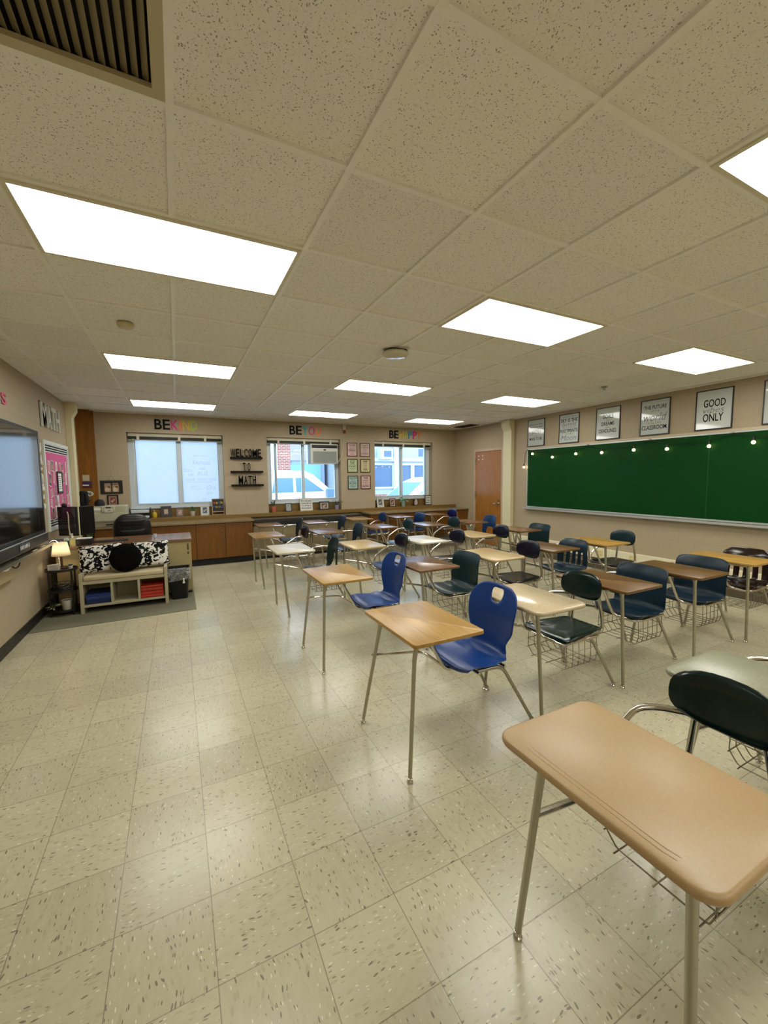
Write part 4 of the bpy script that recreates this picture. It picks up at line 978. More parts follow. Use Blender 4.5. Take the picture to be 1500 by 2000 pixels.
    for n, xc, cols, lb, grp in ((9, x0+.035+.14, ('#0f2a63', '#16357a', '#0b1f4a'), 'blue folder in the stack filling the lamp-side cubby of the bench', 'blue folders in the bench cubby'), (11, x1-.035-.14, ('#a3291a', '#b8391f', '#8c2014'), 'orange-red folder in the stack filling the bin-side cubby of the bench', 'orange folders in the bench cubby')):
        z = .1055
        for i in range(n):
            h = .0155
            o = MB().box(-.122, .122, -.15, .15, 0, h*.8).build('folder', mat('folder_'+cols[i % 3][1:], cols[i % 3], .45), smooth=False, bevel=.001)
            if i == 5 and n < 10: o.data.materials[0] = mat('folder_pale_edge', '#8fa3c4', .5)
            o.location = (xc+rnd.uniform(-.004, .004), 5.915+rnd.uniform(-.018, .012), z); o.rotation_euler = (0, 0, rnd.uniform(-.015, .015)); z += h*.8+.0006
            tag(o, lb, 'folder', grp)
    # bin
    t = thing('trash_bin', 'black trash bin with a knotted clear liner beside the bench', 'bin', (-.025, 5.955, .005))
    def rect_ring(w, d, r=.03): return rrect(-w, w, -d, d, r, 4)
    b = MB()
    P = [(.092, .085, 0), (.125, .112, .39), (.132, .118, .40), (.132, .118, .405), (.120, .108, .405), (.088, .08, .01)]
    rg = [[b.v((p[0], p[1], z)) for p in rect_ring(w, d)] for w, d, z in P]
    b._face(rg[0][::-1]); b._face(rg[-1])
    for A, C in zip(rg, rg[1:]):
        for i in range(len(A)): b._face([A[i], A[(i+1) % len(A)], C[(i+1) % len(A)], C[i]])
    b.build('bin_body', mat('bin_black', '#0a0a0b', .4), t, ang=50)
    k = NT('clear_liner'); tr = k.n('BsdfTransparent'); gl = k.n('BsdfPrincipled'); gl.inputs['Base Color'].default_value = (.7, .7, .68, 1); gl.inputs['Roughness'].default_value = .25
    nz = k.n('TexNoise', i_Scale=22.0, i_Detail=3.0, i_Distortion=1.5); k.l(k.coords(), nz.inputs['Vector']); mx = k.n('MixShader')
    k.l(k.math('MULTIPLY', k.math('MAXIMUM', k.math('SUBTRACT', nz.outputs[0], .30), 0.0), 1.1), mx.inputs[0]); k.l(tr.outputs[0], mx.inputs[1]); k.l(gl.outputs[0], mx.inputs[2]); k.l(mx.outputs[0], k.out.inputs[0])
    b = MB(); rr = random.Random(5); rings = []
    for q, (z, s) in enumerate(((.414, 1.0), (.40, 1.06), (.34, 1.05), (.29, 1.03), (.255, 1.0))):
        rings.append([b.v((p[0]*s, p[1]*s, z+(.02*math.sin(i*1.3) if q > 2 else 0)-(.04*max(0, 1-abs(p[0]-.06)/.06) if q > 3 else 0))) for i, p in enumerate(rect_ring(.135, .121))])
    for A, C in zip(rings, rings[1:]):
        for i in range(len(A)): b._face([A[i], A[(i+1) % len(A)], C[(i+1) % len(A)], C[i]])
    b.build('liner', k.m, t, ang=80)
    MB().ball((.05, -.128, .265), .013, 10, 8).lathe([(.004, 0), (.016, -.045), (.012, -.05), (.0, -.04)], (.05, -.13, .262), 8).build('liner_knot', mat('liner_white', '#c9c8c0', .35), t)
    # side table
    t = thing('side_table', 'small black three-tier oval side table in the corner by the bench', 'side table', (-1.235, 5.86, .005)); bk2 = mat('table_black', '#0b0a0a', .35)
    for z, s, nm in ((.515, 1, 'table_top'), (.275, .93, 'shelf'), (.045, .93, 'shelf')):
        b = MB(); b.lathe([(0, z), (.150*s, z), (.155*s, z+.003), (.155*s, z+.028), (.147*s, z+.028), (.145*s, z+.012), (0, z+.012)], n=36, sx=1, sy=.92); b.build(nm, bk2, t)
    for a in (40, 140, 220, 320):
        x, y = .138*math.cos(math.radians(a)), .127*math.sin(math.radians(a)); MB().box(x-.009, x+.009, y-.009, y+.009, 0, .535).build('leg', bk2, t, smooth=False)
    # table lamp
    zt = .533; lx, ly = -1.245, 5.94
    t = thing('table_lamp', 'lit table lamp with a cream tapered shade on the black side table', 'lamp', (lx, ly, zt))
    MB().lathe([(0, 0), (.05, 0), (.05, .010), (.012, .016), (.010, .15), (.010, .17), (0, .172)], n=20).build('base', mat('lamp_base_brown', '#3a2016', .4), t)
    sm = NT('lamp_shade_fabric'); a1 = sm.n('BsdfTranslucent'); a1.inputs[0].default_value = (.97, .92, .80, 1); a2 = sm.n('BsdfDiffuse'); a2.inputs[0].default_value = (.85, .78, .62, 1); m3 = sm.n('MixShader'); m3.inputs[0].default_value = .35
    wv = sm.n('TexNoise', i_Scale=70.0); sm.l(sm.coords(), wv.inputs['Vector']); rp = sm.n('ValToRGB'); rp.color_ramp.elements[0].color = (.9, .84, .68, 1); rp.color_ramp.elements[1].color = (1, .95, .82, 1); sm.l(wv.outputs[0], rp.inputs[0]); sm.l(rp.outputs[0], a1.inputs[0])
    sm.l(a1.outputs[0], m3.inputs[1]); sm.l(a2.outputs[0], m3.inputs[2]); sm.l(m3.outputs[0], sm.out.inputs[0])
    b = MB(); n = 32
    R0 = [b.v((.092*math.cos(2*PI*i/n), .092*math.sin(2*PI*i/n), .150)) for i in range(n)]; R1 = [b.v((.066*math.cos(2*PI*i/n), .066*math.sin(2*PI*i/n), .305)) for i in range(n)]
    for i in range(n): b._face([R0[i], R0[(i+1) % n], R1[(i+1) % n], R1[i]])
    o = b.build('shade', sm.m, t, ang=80); md = o.modifiers.new('thickness', 'SOLIDIFY'); md.thickness = .0015
    MB().ball((0, 0, .225), .026, 14, 10).build('bulb', emit('warm_bulb', '#ffe8cc', 80.0), t)
    MB().lathe([(.013, .172), (.013, .20), (0, .202)], n=12).build('socket', M_steel, t)
    MB().tube([(-.02, .03, .02), (-.03, .04, .12), (-.035, .06, .02)], .003, 6).build('cord', M_white, t)
    o = MB().tube(path([(-1.33, 5.86, .845), (-1.31, 5.90, .875), (-1.28, 5.96, .86), (-1.275, 6.0, .80), (-1.30, 6.07, .62)], .03, 4), .004, 8).build('power_cord', M_white); tag(o, 'white cord curving down behind the lit lamp from the screen tray', 'cord')
    k = MB(); k.box(-.055, .055, -.012, .012, 0, .082); k.mi = 1
    for i in range(4): k.box(-.038, .038-.012*(i % 2), -.0125, -.012, .018+i*.014, .022+i*.014)
    o = k.build('sign_block', [mat('block_paper', '#aaa594', .6), M_ink2], smooth=False); o.location = (-1.285, 5.775, zt-.004); o.rotation_euler = (0, 0, .08); tag(o, 'small white sign block with faint lettering on the side table', 'sign')
    pot(-1.145, 5.83, zt-.004, .027, .045, mat('pot_white', '#b8b4a4', .4), 'succulent', mat('succulent_dark', '#232b1f', .5), 'tiny white pot of dark succulent on the side table', 'succulent_pot')
    pot(-1.20, 5.83, .064, .055, .115, mat('pot_white', '#b8b4a4', .4), 'none', None, 'white pot on the lowest tier of the black side table', 'plant_pot')
    pot(-1.318, 5.80, .064, .026, .04, mat('pot_dark', '#1d1a17', .5), 'leafy', mat('pothos_leaf', '#7c8a55', .5), 'small leafy plant on the lowest tier of the side table against the wall', 'potted_plant')
    t = thing('wire_basket', 'dark wire basket of cables on the middle tier of the side table', 'basket', (-1.22, 5.85, .294))
    b = MB()
    for z, r in ((.0, .085), (.04, .095), (.08, .10)): b.tube([(r*math.cos(2*PI*i/20), .85*r*math.sin(2*PI*i/20), z+.003) for i in range(20)], .0025, 6, True)
    for i in range(12): a = 2*PI*i/12; b.tube([(.085*math.cos(a), .072*math.sin(a), .003), (.10*math.cos(a), .085*math.sin(a), .083)], .002, 5)
    b.lathe([(0, .0), (.084, 0), (.084, .003), (0, .003)], n=20, sy=.85); b.build('basket_body', bk2, t)
    b = MB()
    for q in range(3): b.tube([((.055-.006*q)*math.cos(2*PI*i/18), .045*math.sin(2*PI*i/18), .02+.02*q+.01*math.sin(4*PI*i/18+q)) for i in range(18)], .006, 6, True)
    b.build('coiled_cable', mat('cable_grey', '#4b4a46', .5), t)
    # office chair
    t = thing('office_chair', 'black padded office chair behind the teacher desk', 'chair', (-.61, 7.10, .005)); bl = mat('black_leather', '#0d0f11', .38, bump=.15, scale=120)
    o = soft(0, .49, .57, .13, Matrix.Translation((0, -.06, .775)) @ Matrix.Rotation(math.radians(96), 4, 'X'), bl, 'backrest', t, .8)
    soft(0, .34, .10, .05, Matrix.Translation((0, -.125, .93)) @ Matrix.Rotation(math.radians(96), 4, 'X'), bl, 'backrest_panel', t)
    soft(0, .34, .20, .05, Matrix.Translation((0, -.118, .74)) @ Matrix.Rotation(math.radians(96), 4, 'X'), bl, 'backrest_panel', t)
    soft(0, .50, .48, .11, Matrix.Translation((0, .21, .46)), bl, 'seat', t)
    for s in (-1, 1): MB().tube(path([(s*.25, .02, .42), (s*.30, .02, .44), (s*.30, .05, .62), (s*.30, .30, .63)], .05), .018, 10).build('armrest', M_black, t)
    MB().tube([(0, .2, .10), (0, .2, .42)], .028, 14).build('gas_post', M_black, t)
    b = MB()
    for i in range(5): a = 2*PI*i/5+.3; b.tube([(0, .2, .11), (.28*math.cos(a), .2+.28*math.sin(a), .075)], .022, 8, r2=.015)
    b.build('star_base', M_black, t)
    for i in range(5): a = 2*PI*i/5+.3; MB(Matrix.Translation((.28*math.cos(a), .2+.28*math.sin(a), .03)) @ Matrix.Rotation(a, 4, 'Z') @ Matrix.Rotation(PI/2, 4, 'X')).lathe([(0, -.02), (.03, -.02), (.03, .02), (0, .02)], n=14).build('caster', M_black, t)
    desk_items(Z)
def pot(x, y, z, r, h, m, plant, pm, label, name, seed=1):
    t = thing(name, label, 'plant' if plant != 'none' else 'pot', (x, y, z))
    MB().lathe([(0, 0), (r*.78, 0), (r*.8, h*.02), (r, h), (r*.9, h), (r*.86, h*.86), (0, h*.86)], n=22).build('pot', m, t)
    rnd = random.Random(seed); b = MB()
    if plant == 'none':
        MB().lathe([(0, h*.86), (r*.85, h*.865), (0, h*.90)], n=16).build('soil', mat('soil', '#1d150d', .95), t); return t
    if plant == 'succulent':
        for ring, (n, tilt, L) in enumerate(((7, 1.0, r*1.15), (6, .6, r*1.0), (4, .25, r*.8))):
            for i in range(n):
                a = 2*PI*i/n+ring*.4; b.M = Matrix.Translation((0, 0, h*.9)) @ Matrix.Rotation(a, 4, 'Z') @ Matrix.Rotation(tilt, 4, 'Y'); b.lathe([(0, 0), (r*.18, L*.4), (r*.2, L*.65), (0, L)], n=8, sy=.6)
    elif plant == 'spiky':
        for i in range(9):
            a = 2*PI*i/9; b.M = Matrix.Translation((0, 0, h*.85)) @ Matrix.Rotation(a, 4, 'Z') @ Matrix.Rotation(.2+.35*rnd.random(), 4, 'Y'); L = r*(2.6+rnd.random()); b.lathe([(r*.16, 0), (r*.2, L*.3), (r*.12, L*.7), (0, L)], n=6, sy=.35)
    elif plant == 'bushy':
        for i in range(60):
            d = Vector((rnd.gauss(0, 1), rnd.gauss(0, 1), abs(rnd.gauss(.5, .8)))).normalized(); p = Vector((0, 0, h*1.15))+d*r*rnd.uniform(.6, 1.6)*Vector((1, 1, .9)).length/1.7
            b.M = Matrix.Translation(p) @ d.to_track_quat('Z', 'Y').to_matrix().to_4x4(); L = r*.55; b.lathe([(0, -L*.4), (L*.4, 0), (0, L*.7)], n=6, sy=.3)
    else:
        for i in range(14 if plant == 'leafy' else 6):
            a = 2*PI*i/(14 if plant == 'leafy' else 6)+rnd.uniform(-.3, .3); R = r*rnd.uniform(.8, 2.1); zz = h*.9+r*rnd.uniform(.3, 2.6)
            b.M = Matrix(); b.tube([(0, 0, h*.85), (R*.5*math.cos(a), R*.5*math.sin(a), zz), (R*math.cos(a), R*math.sin(a), zz-r*.2)], r*.05, 5)
            b.M = Matrix.Translation((R*math.cos(a), R*math.sin(a), zz-r*.2)) @ Matrix.Rotation(a, 4, 'Z') @ Matrix.Rotation(1.9, 4, 'Y'); L = r*1.3; b.lathe([(0, 0), (L*.35, L*.35), (L*.3, L*.6), (0, L)], n=8, sx=.25, sy=1)
    b.M = Matrix(); b.build('leaves', pm, t, ang=60); return t
def desk_items(Z):
    # two monitors standing back to back in a V
    pb = mat('monitor_gloss', '#2a2024', .12, spec=.7)
    for (mx, my), ang, L, lb in (((-1.275, 6.565), math.radians(-30), .13, 'glossy dark monitor turned to the pink board at the wall end of the teacher desk'), ((-1.082, 6.635), math.radians(60), .115, 'black monitor turned away from the pink board on the teacher desk')):
        t = thing('computer_monitor', lb, 'monitor', (mx, my, Z), ang)
        MB().box(-L, L, -.012, .012, .085, .465).build('screen_housing', M_black, t, smooth=False, bevel=.005)
        MB().box(-L+.012, L-.012, -.0145, -.012, .10, .453).build('screen', pb if ang < 0 else mat('dark_screen', '#05060a', .25), t, smooth=False)
        MB().tube([(0, .03, .015), (0, .035, .15), (0, .02, .3)], .018, 12).build('neck', M_black, t)
        MB().box(-.09, .09, -.01, .09, 0, .012, .02).build('base', M_black, t, smooth=False)
        if ang < 0:
            MB().tube(path([(.02, -.03, .40), (.05, -.05, .36), (.045, -.05, .18), (.09, -.07, .03)], .05), .007, 8).build('cable', mat('cable_pale', '#b3ab97', .5), t)
            MB().ball((-.03, -.01, .485), .024, 12, 8, sx=1.6).box(-.06, .0, -.02, .004, .463, .48).build('webcam', M_black, t)
    o = MB().box(-.19, .19, -.065, .065, 0, .016).build('keyboard', [mat('keyboard_black', '#111214', .5)], smooth=False, bevel=.004)
    o.location = (-.80, 6.40, Z); o.rotation_euler = (0, 0, .06); tag(o, 'black keyboard lying on the teacher desk before the office chair', 'keyboard')
    t = thing('desk_organizer', 'black desktop organizer box beside the hand sanitizer', 'organizer', (-1.06, 6.24, Z))
    MB().box(-.08, .08, -.06, .06, 0, .075).build('tray_box', M_black, t, smooth=False, bevel=.004); MB().box(-.078, .075, -.055, .05, .076, .084).build('paper_stack', M_paper, t, smooth=False)
    t = thing('sanitizer_bottle', 'clear pump bottle of hand sanitizer on the desk above the lamp', 'bottle', (-1.175, 6.19, Z))
    MB().box(-.032, .032, -.022, .022, 0, .095, .018).build('bottle', mat('sanitizer_clear', '#b9b48a', .15), t, ang=60)
    MB().lathe([(.012, .095), (.014, .11), (.014, .125), (.005, .127), (.005, .145), (0, .146)], n=12).box(-.028, .01, -.006, .006, .14, .152).build('pump', mat('pump_white', '#d2cfc2', .4), t)
    MB().box(-.022, .022, -.0235, -.0215, .02, .07).build('bottle_label', mat('label_yellow', '#c8bf6c', .5), t, smooth=False)
    pot(-1.01, 6.34, Z, .03, .05, mat('pot_dark', '#1d1a17', .5), 'spiky', mat('bright_leaf', '#2f6b33', .5), 'small bright green plant on the desk between monitor and keyboard', 'potted_plant', 3)
    t = thing('desk_clock', 'small blue-lit digital clock by the corner of the big screen', 'clock', (-1.335, 6.20, Z), math.radians(18))
    MB().box(-.07, .07, -.03, .03, 0, .085).build('clock_case', mat('clock_navy', '#0a1030', .3), t, smooth=False, bevel=.006)
    b = MB(Matrix(((1, 0, 0, 0), (0, 0, -1, -.0302), (0, 1, 0, 0), (0, 0, 0, 1)))); b.text('1:14', -.05, .055, .02, .066, 0, .0005, 0, .01); b.build('digits', emit('clock_digits', '#3f7fd8', 1.2), t, smooth=False)
    t = thing('tape_dispenser', 'teal tape dispenser next to the digital clock on the desk', 'tape dispenser', (-1.245, 6.33, Z))
    MB().prism([(-.06, 0), (.06, 0), (.06, .02), (.02, .05), (-.02, .06), (-.055, .045)], -.022, .022, 'y').build('body', mat('teal_plastic', '#12695a', .35), t, smooth=False, bevel=.006)
    MB(Matrix.Rotation(PI/2, 4, 'X')).lathe([(.012, -.012), (.028, -.012), (.028, .012), (.012, .012)], (-.02, .058, 0), 18).build('tape_roll', M_paper, t)
    o = MB().lathe([(0, 0), (.018, 0), (.021, .05), (.018, .05), (.016, .005), (0, .004)], n=18).build('paper_cup', mat('cup_pale_blue', '#b9c8d4', .5)); o.location = (-.30, 6.50, Z); tag(o, 'tiny pale cup standing on the desk near the office chair', 'cup')
    # on the counter by the window
    t = thing('laser_printer', 'big beige laser printer on the counter beside the brown wood panel', 'printer', (-.99, 8.16, CT_Z)); pm = mat('printer_beige', '#a9a78f', .45)
    b = MB(); b.box(-.225, .225, -.19, .22, .08, .34); b.build('body', pm, t, smooth=False, bevel=.012)
    MB().box(-.22, .22, -.18, .22, .0, .08).build('paper_tray', mat('printer_tray', '#8d8770', .5), t, smooth=False, bevel=.006)
    MB().box(-.215, .2, -.197, -.188, .095, .225).build('front_door', pm, t, smooth=False, bevel=.004)
    MB().box(-.06, .20, -.2, -.18, .03, .045).build('tray_slot', M_black, t, smooth=False)
    c = MB(Matrix.Translation((-.02, -.192, .285)) @ Matrix.Rotation(PI/2, 4, 'X')).prism([(-.095, .055), (.095, .055), (.085, -.03), (.05, -.052), (-.05, -.052), (-.085, -.03)], 0, .012).build('control_panel', mat('printer_panel', '#bdbba6', .4), t, smooth=False, bevel=.003)
    MB().box(-.055, .02, -.206, -.203, .305, .325).build('display', mat('lcd_dark', '#1c2622', .3), c, smooth=False)
    for i, (u, z) in enumerate(((-.08, .30), (-.08, .265), (.04, .31), (.055, .27), (-.02, .265), (.0, .265))): MB().box(u-.008, u+.008, -.206, -.203, z-.006, z+.006).build('button', mat('button_grey', '#6c6d63', .5), c, smooth=False)
    MB().box(-.215, -.115, -.1925, -.19, .275, .315).build('printer_label', M_paper, t, smooth=False)
    t = thing('black_cap', 'black cap lying on top of the beige printer', 'cap', (-1.14, 8.10, CT_Z+.341))
    MB().lathe([(.07, 0), (.075, .03), (.065, .075), (.04, .1), (0, .108)], n=20).build('crown', mat('cap_black', '#0d0f0f', .8), t); MB().prism([(-.06, -.04), (.06, -.04), (.045, -.115), (0, -.13), (-.045, -.115)], 0, .006).build('brim', mat('cap_brim', '#23282a', .7), t, smooth=False)
    # on the brown panel
    M = wallM('B', -1.345, 0, .1005)
    o = MB(M).box(-.05, .045, 1.555, 1.65, 0, .002).build('note_card', [mat('card_cream', '#b9ab92', .7)], smooth=False); tag(o, 'cream card taped topmost on the brown wood panel', 'card')
    b = MB(M); b.box(-.06, .075, 1.43, 1.54, 0, .002); b.mi = 1; b.box(-.06, .075, 1.495, 1.54, .002, .0026); b.mi = 2; b.box(-.055, .03, 1.47, 1.488, .002, .0026); o = b.build('pennant_card', [mat('card_maroon', '#4a1f1b', .6), mat('card_purple', '#2f2357', .6), M_paper], smooth=False); tag(o, 'purple and maroon card on the brown wood panel', 'card')
    b = MB(M); b.lathe([(0, 0), (.085, 0), (.085, .003), (0, .003)], (.005, 1.335, 0), 32, 1, .55); b.mi = 1; b.text('196', -.045, .06, 1.313, 1.36, .003, .0006, 0, .02); o = b.build('oval_sticker', [mat('sticker_white', '#c3c0b4', .5), M_ink], smooth=False); tag(o, 'white oval sticker reading 196 on the brown wood panel', 'sticker')
    o = MB(M).ball((.01, 1.235, .01), .03, 10, 8, sx=1.3).build('badge_pin', mat('badge_dark', '#263029', .5)); tag(o, 'dark round badge below the oval 196 sticker', 'badge')
    t = thing('hanging_jacket', 'black jacket hung on the edge of the brown wood panel', 'jacket', (-1.385, 8.33, 1.05))
    b = MB()
    def fj(u, v):
        a = 2*PI*u; r = .052+.012*math.sin(3*a+v*5)+.012*v*(1-v)*4; return (r*math.cos(a)*.9, .7*r*math.sin(a)-.005, .33*(1-v))
    b.grid(fj, 24, 12); b.build('jacket_body', mat('jacket_black', '#0b0d10', .85), t, ang=80); MB().tube([(.03, -.03, .30), (.05, -.045, .15), (.045, -.04, .02)], .02, 8).build('sleeve', mat('jacket_black', '#0b0d10', .85), t)
    b = MB(wallM('L', 8.03, 1.28)); r2 = random.Random(9)
    for i in range(9): b.mi = i % 3; b.prism([(-.05, .55-i*.06), (.05, .56-i*.06), (.045, .50-i*.06), (-.045, .49-i*.06)], .002, .006+.006*r2.random(), 'z')
    o = b.build('photo_ribbon', [mat('ribbon_purple', '#5a3a6a', .6), mat('ribbon_pink', '#a07a8c', .6), mat('ribbon_dark', '#2a1e24', .6)], smooth=False); tag(o, 'purple ribbon of small pictures hanging between column and brown panel', 'garland')
    # pictures on the wall over the printer
    t = thing('hanging_sign', 'wide black hanging photo board with two pictures above the printer', 'picture', (-1.005, BACK_Y-.01, 1.325))
    M = Matrix.Translation((1.005, -(BACK_Y-.01), -1.325)) @ wallM('B', -1.005, 1.325, .001)
    MB(M).box(-.162, .162, 0, .23, 0, .014).build('board', M_black, t, smooth=False, bevel=.002)
    p = MB(M)
    for u in (-.055, .06):
        p.mi = 0; p.box(u-.05, u+.045, .03, .16, .014, .0148); p.mi = 1; p.ball((u-.01, .075, .0148), .038, 10, 6, sz=.05); p.mi = 2; p.ball((u+.012, .115, .0148), .022, 10, 6, sz=.05)
    p.mi = 3; p.text('mother', -.1, -.01, .165, .185, .014, .0005, .2); p.text('family', .015, .1, .168, .188, .014, .0005, .2); p.build('photo_print', [mat('photo_tan', '#a07f5f', .5, var=.4, scale=50), mat('photo_white', '#b9a892', .5), mat('photo_brown', '#6b4226', .5), M_paper], t, smooth=False)
    MB(M).tube([(-.05, .23, .006), (0, .335, .006), (.05, .23, .006)], .002, 6).build('hanger_string', mat('twine', '#5a4530', .9), t)
    picture(-1.0, 1.11, .165, .195, '#17110d', '#a08377', '#7c3f3c', 'B', 'small dark-framed collage directly below the wide hanging photo board', .0)
def picture(x, z, w, h, fc, mc, pc, wall, label, off=0., lean=0., y=None, bord=.022, text=None):
    """framed photo: hung on a wall, or (y given) leaning on the sill"""
    if y is None: M = wallM(wall, x, z, .0005); loc = (x, BACK_Y-.01, z)
    else: M = Matrix.Translation((x, y, z)) @ Matrix.Rotation(math.radians(90-lean), 4, 'X'); loc = (x, y, z)
    t = thing('picture_frame', label, 'picture', loc); M = Matrix.Translation((-loc[0], -loc[1], -loc[2])) @ M
    MB(M).frame(-w/2, w/2, 0, h, bord, 0, .014).build('frame', mat('frame_'+fc[1:], fc, .4), t, smooth=False, bevel=.001)
    p = MB(M); p.box(-w/2+bord, w/2-bord, bord, h-bord, .001, .007); m = min(w, h)-2*bord
    if text:
        p.mi = 1
        for i, s in enumerate(text): n = len(text); hh = (h-2*bord)*.86/n; yy = h-bord-(h-2*bord)*.07-(i+1)*hh; p.text(s, -w/2+bord+.015, w/2-bord-.015, yy+hh*.2, yy+hh*.85, .0071, .0005, .1, .015)
        p.build('print', [mat('mat_'+mc[1:], mc, .4), M_ink], t, smooth=False)
    else:
        p.mi = 1; a, c = (w-2*bord)*.34, (h-2*bord)*.36; p.box(-a, a, h/2-c, h/2+c, .007, .0076); p.mi = 2; p.ball((-.1*m, h/2-.14*m, .0076), .17*m, 10, 6, sz=.03); p.ball((.12*m, h/2+.08*m, .0076), .13*m, 10, 6, sz=.03)
        p.build('print', [mat('mat_'+mc[1:], mc, .35), mat('pic_'+pc[1:], pc, .35, var=.4, scale=60), mat('pic_light', '#b09a86', .4)], t, smooth=False)
    if y is not None: MB(M).prism([(-.02, .01), (.02, .01), (.012, h*.7), (-.012, h*.7)], -.004, 0, 'z').build('easel_back', M_black, t, smooth=False)
    return t
def sill_items():
    z = SILL_Z+.001; y = 8.56
    t = thing('letter_tray', 'dark two-tier letter tray of papers on the sill beside the frosted window edge', 'tray', (-.60, 8.555, z))
    for k in range(2):
        MB().box(-.155, .155, -.09, .09, .01+k*.09, .016+k*.09).build('tier', mat('tray_navy', '#111722', .4), t, smooth=False)
        MB().box(-.14, .14, -.095, .085, .017+k*.09, .05+k*.09+.012*k).build('paper_stack', mat('tray_paper', '#b8c0c6', .7), t, smooth=False)
    for s in (-1, 1):
        MB().box(s*.155-.006, s*.155+.006, -.09, .09, 0, .19).build('side', mat('tray_navy', '#111722', .4), t, smooth=False)
    t = thing('soap_bottle', 'yellow pump bottle on the sill beside the letter tray', 'bottle', (-.382, y, z))
    MB().lathe([(0, 0), (.034, 0), (.038, .01), (.038, .075), (.026, .095), (.014, .10), (0, .10)], n=20).build('bottle', mat('yellow_plastic', '#b89a12', .35), t)
    MB().lathe([(.010, .10), (.012, .115), (.004, .118), (.004, .14), (0, .14)], n=10).box(-.02, .006, -.005, .005, .134, .144).build('pump', mat('pump_cream', '#b9a887', .4), t)
    picture(-.195, z, .175, .205, '#1a1413', '#2c2521', '#a58f70', '', 'wide dark-framed photo on the sill below the frosted window', y=y, lean=10, bord=.04)
    picture(.035, z, .125, .16, '#55504a', '#6f5e54', '#9a7a66', '', 'small grey-framed photo beside the bushy plant', y=y, lean=10, bord=.014)
    pot(.25, y, z, .048, .088, mat('ribbed_pot', '#b5b2a5', .5), 'bushy', mat('bush_green', '#2f7a3f', .5, var=.3, scale=30), 'bushy green plant in a pale pot on the frosted window sill', 'potted_plant', 5)
    picture(.465, z, .15, .20, '#bdbab0', '#b5b7b3', '#27506b', '', 'white-framed blue picture beside the rainbow letter board', y=y, lean=8, bord=.022)
    t = thing('letter_board', 'black letter board with rainbow writing in a wood stand on the sill', 'letter board', (.705, y-.01, z)); M = Matrix.Rotation(math.radians(84), 4, 'X')
    MB(M).frame(-.112, .112, .0, .315, .012, 0, .014).box(-.10, .10, .055, .07, 0, .018).build('wood_stand', mat('pale_wood', '#a3835a', .5), t, smooth=False)
    cols = ['#c8402f', '#c4642f', '#c2a43a', '#5d9a4a', '#3a64b0', '#6a3f98', '#c7b23c']; ms = [mat('rainbow_'+c[1:], c, .5) for c in cols]
    b = MB(M); b.box(-.10, .10, .072, .303, .001, .008)
    for row, (s, zz) in enumerate((('math', .215), ('rocks', .135))):
        for i, ch in enumerate(s):
            n = len(s); u0 = -.085+.17*i/n; b.mi = 1+(i*2+row*4) % 7; b.text(ch, u0+.005, u0+.17/n-.005, zz, zz+(.05 if ch in 'thk' else .036), .008, .0008, 0, .02)
    b.build('felt_face', [M_black]+ms, t, smooth=False)
    # middle window
    pot(1.768, y, z, .05, .125, mat('red_pattern_pot', '#b5624e', .5, var=.6, scale=60), 'spiky', mat('aloe_green', '#2f5a35', .5), 'spiky green plant in a red patterned pot on the sill', 'potted_plant', 8)
    picture(2.08, z, .135, .175, '#141316', '#9fa6ac', '#6f7d86', '', 'small dark-framed pale photo on the sill next to the red pot', y=y, lean=10, bord=.018)
    picture(2.465, z, .275, .27, '#bfbcb0', '#c2c2ba', '#888888', '', 'white-framed square quote standing in the middle of the sill', y=y, lean=10, bord=.014, text=['Do not use', 'words like no', 'Try talking to', 'the moment'])
    picture(2.865, z, .235, .185, '#15120f', '#a39688', '#5c4238', '', 'landscape dark-framed photo under the air conditioner', y=y, lean=8, bord=.026)
    pot(3.15, y, z, .045, .10, mat('lilac_pot', '#9a93b8', .5, var=.3, scale=50), 'leafy', mat('drooping_leaf', '#2c4a3c', .5), 'trailing plant in a lilac pot at the end of the middle sill', 'potted_plant', 11)
    # corner window
    picture(4.235, z, .18, .235, '#bcb9ad', '#aab0b0', '#47494c', '', 'white-framed photo on the corner window sill beside the pier', y=y, lean=10, bord=.028)
    picture(4.56, z, .155, .195, '#19120f', '#b09a92', '#6a3f3a', '', 'dark-framed pink photo on the corner window sill', y=y, lean=10, bord=.012)
    pot(4.845, y, z, .05, .13, mat('teal_white_pot', '#8aa8a4', .4, var=.3, scale=18), 'leafy', mat('pale_mint_leaf', '#6fae8f', .5), 'teal and white pot with a mint plant on the corner window sill', 'potted_plant', 14)
    o = MB().box(-.07, .07, -.015, .015, 0, .165); o.mi = 1; o.box(-.06, .06, -.0158, -.015, .01, .155); o.mi = 2; o.ball((0, -.0158, .07), .045, 12, 8, sz=1.2, sy=.02); o.ball((.0, -.0158, .125), .03, 10, 6, sy=.03)
    q = o.build('photo_block', [M_black, mat('photo_dim', '#5d4a4f', .4, var=.3, scale=40), mat('photo_pale', '#b3a59f', .5)], smooth=False); q.location = (5.20, y+.01, z); tag(q, 'frameless dark photo block on the corner window sill', 'photo')
    picture(5.555, z, .19, .245, '#14131a', '#c3c3b6', '#777777', '', 'dark-framed certificate at the corner end of the sill', y=y, lean=6, bord=.018, text=['Certificate', 'of thanks', 'MATH'])
    # air conditioner in the middle window
    t = thing('window_air_conditioner', 'white window air conditioner with a grey louvred grille in the middle window', 'air conditioner', (2.885, 8.55, 1.865)); w = mat('ac_white', '#c3c4bc', .4)
    MB().box(-.315, .30, -.03, .30, 0, .425).build('cabinet', w, t, smooth=False, bevel=.012)
    MB().box(-.285, .285, -.033, -.028, .335, .40).build('vent_opening', mat('ac_black', '#101113', .5), t, smooth=False)
    b = MB()
    for i in range(3): b.box(-.28, .28, -.036, -.033, .345+i*.018, .350+i*.018)
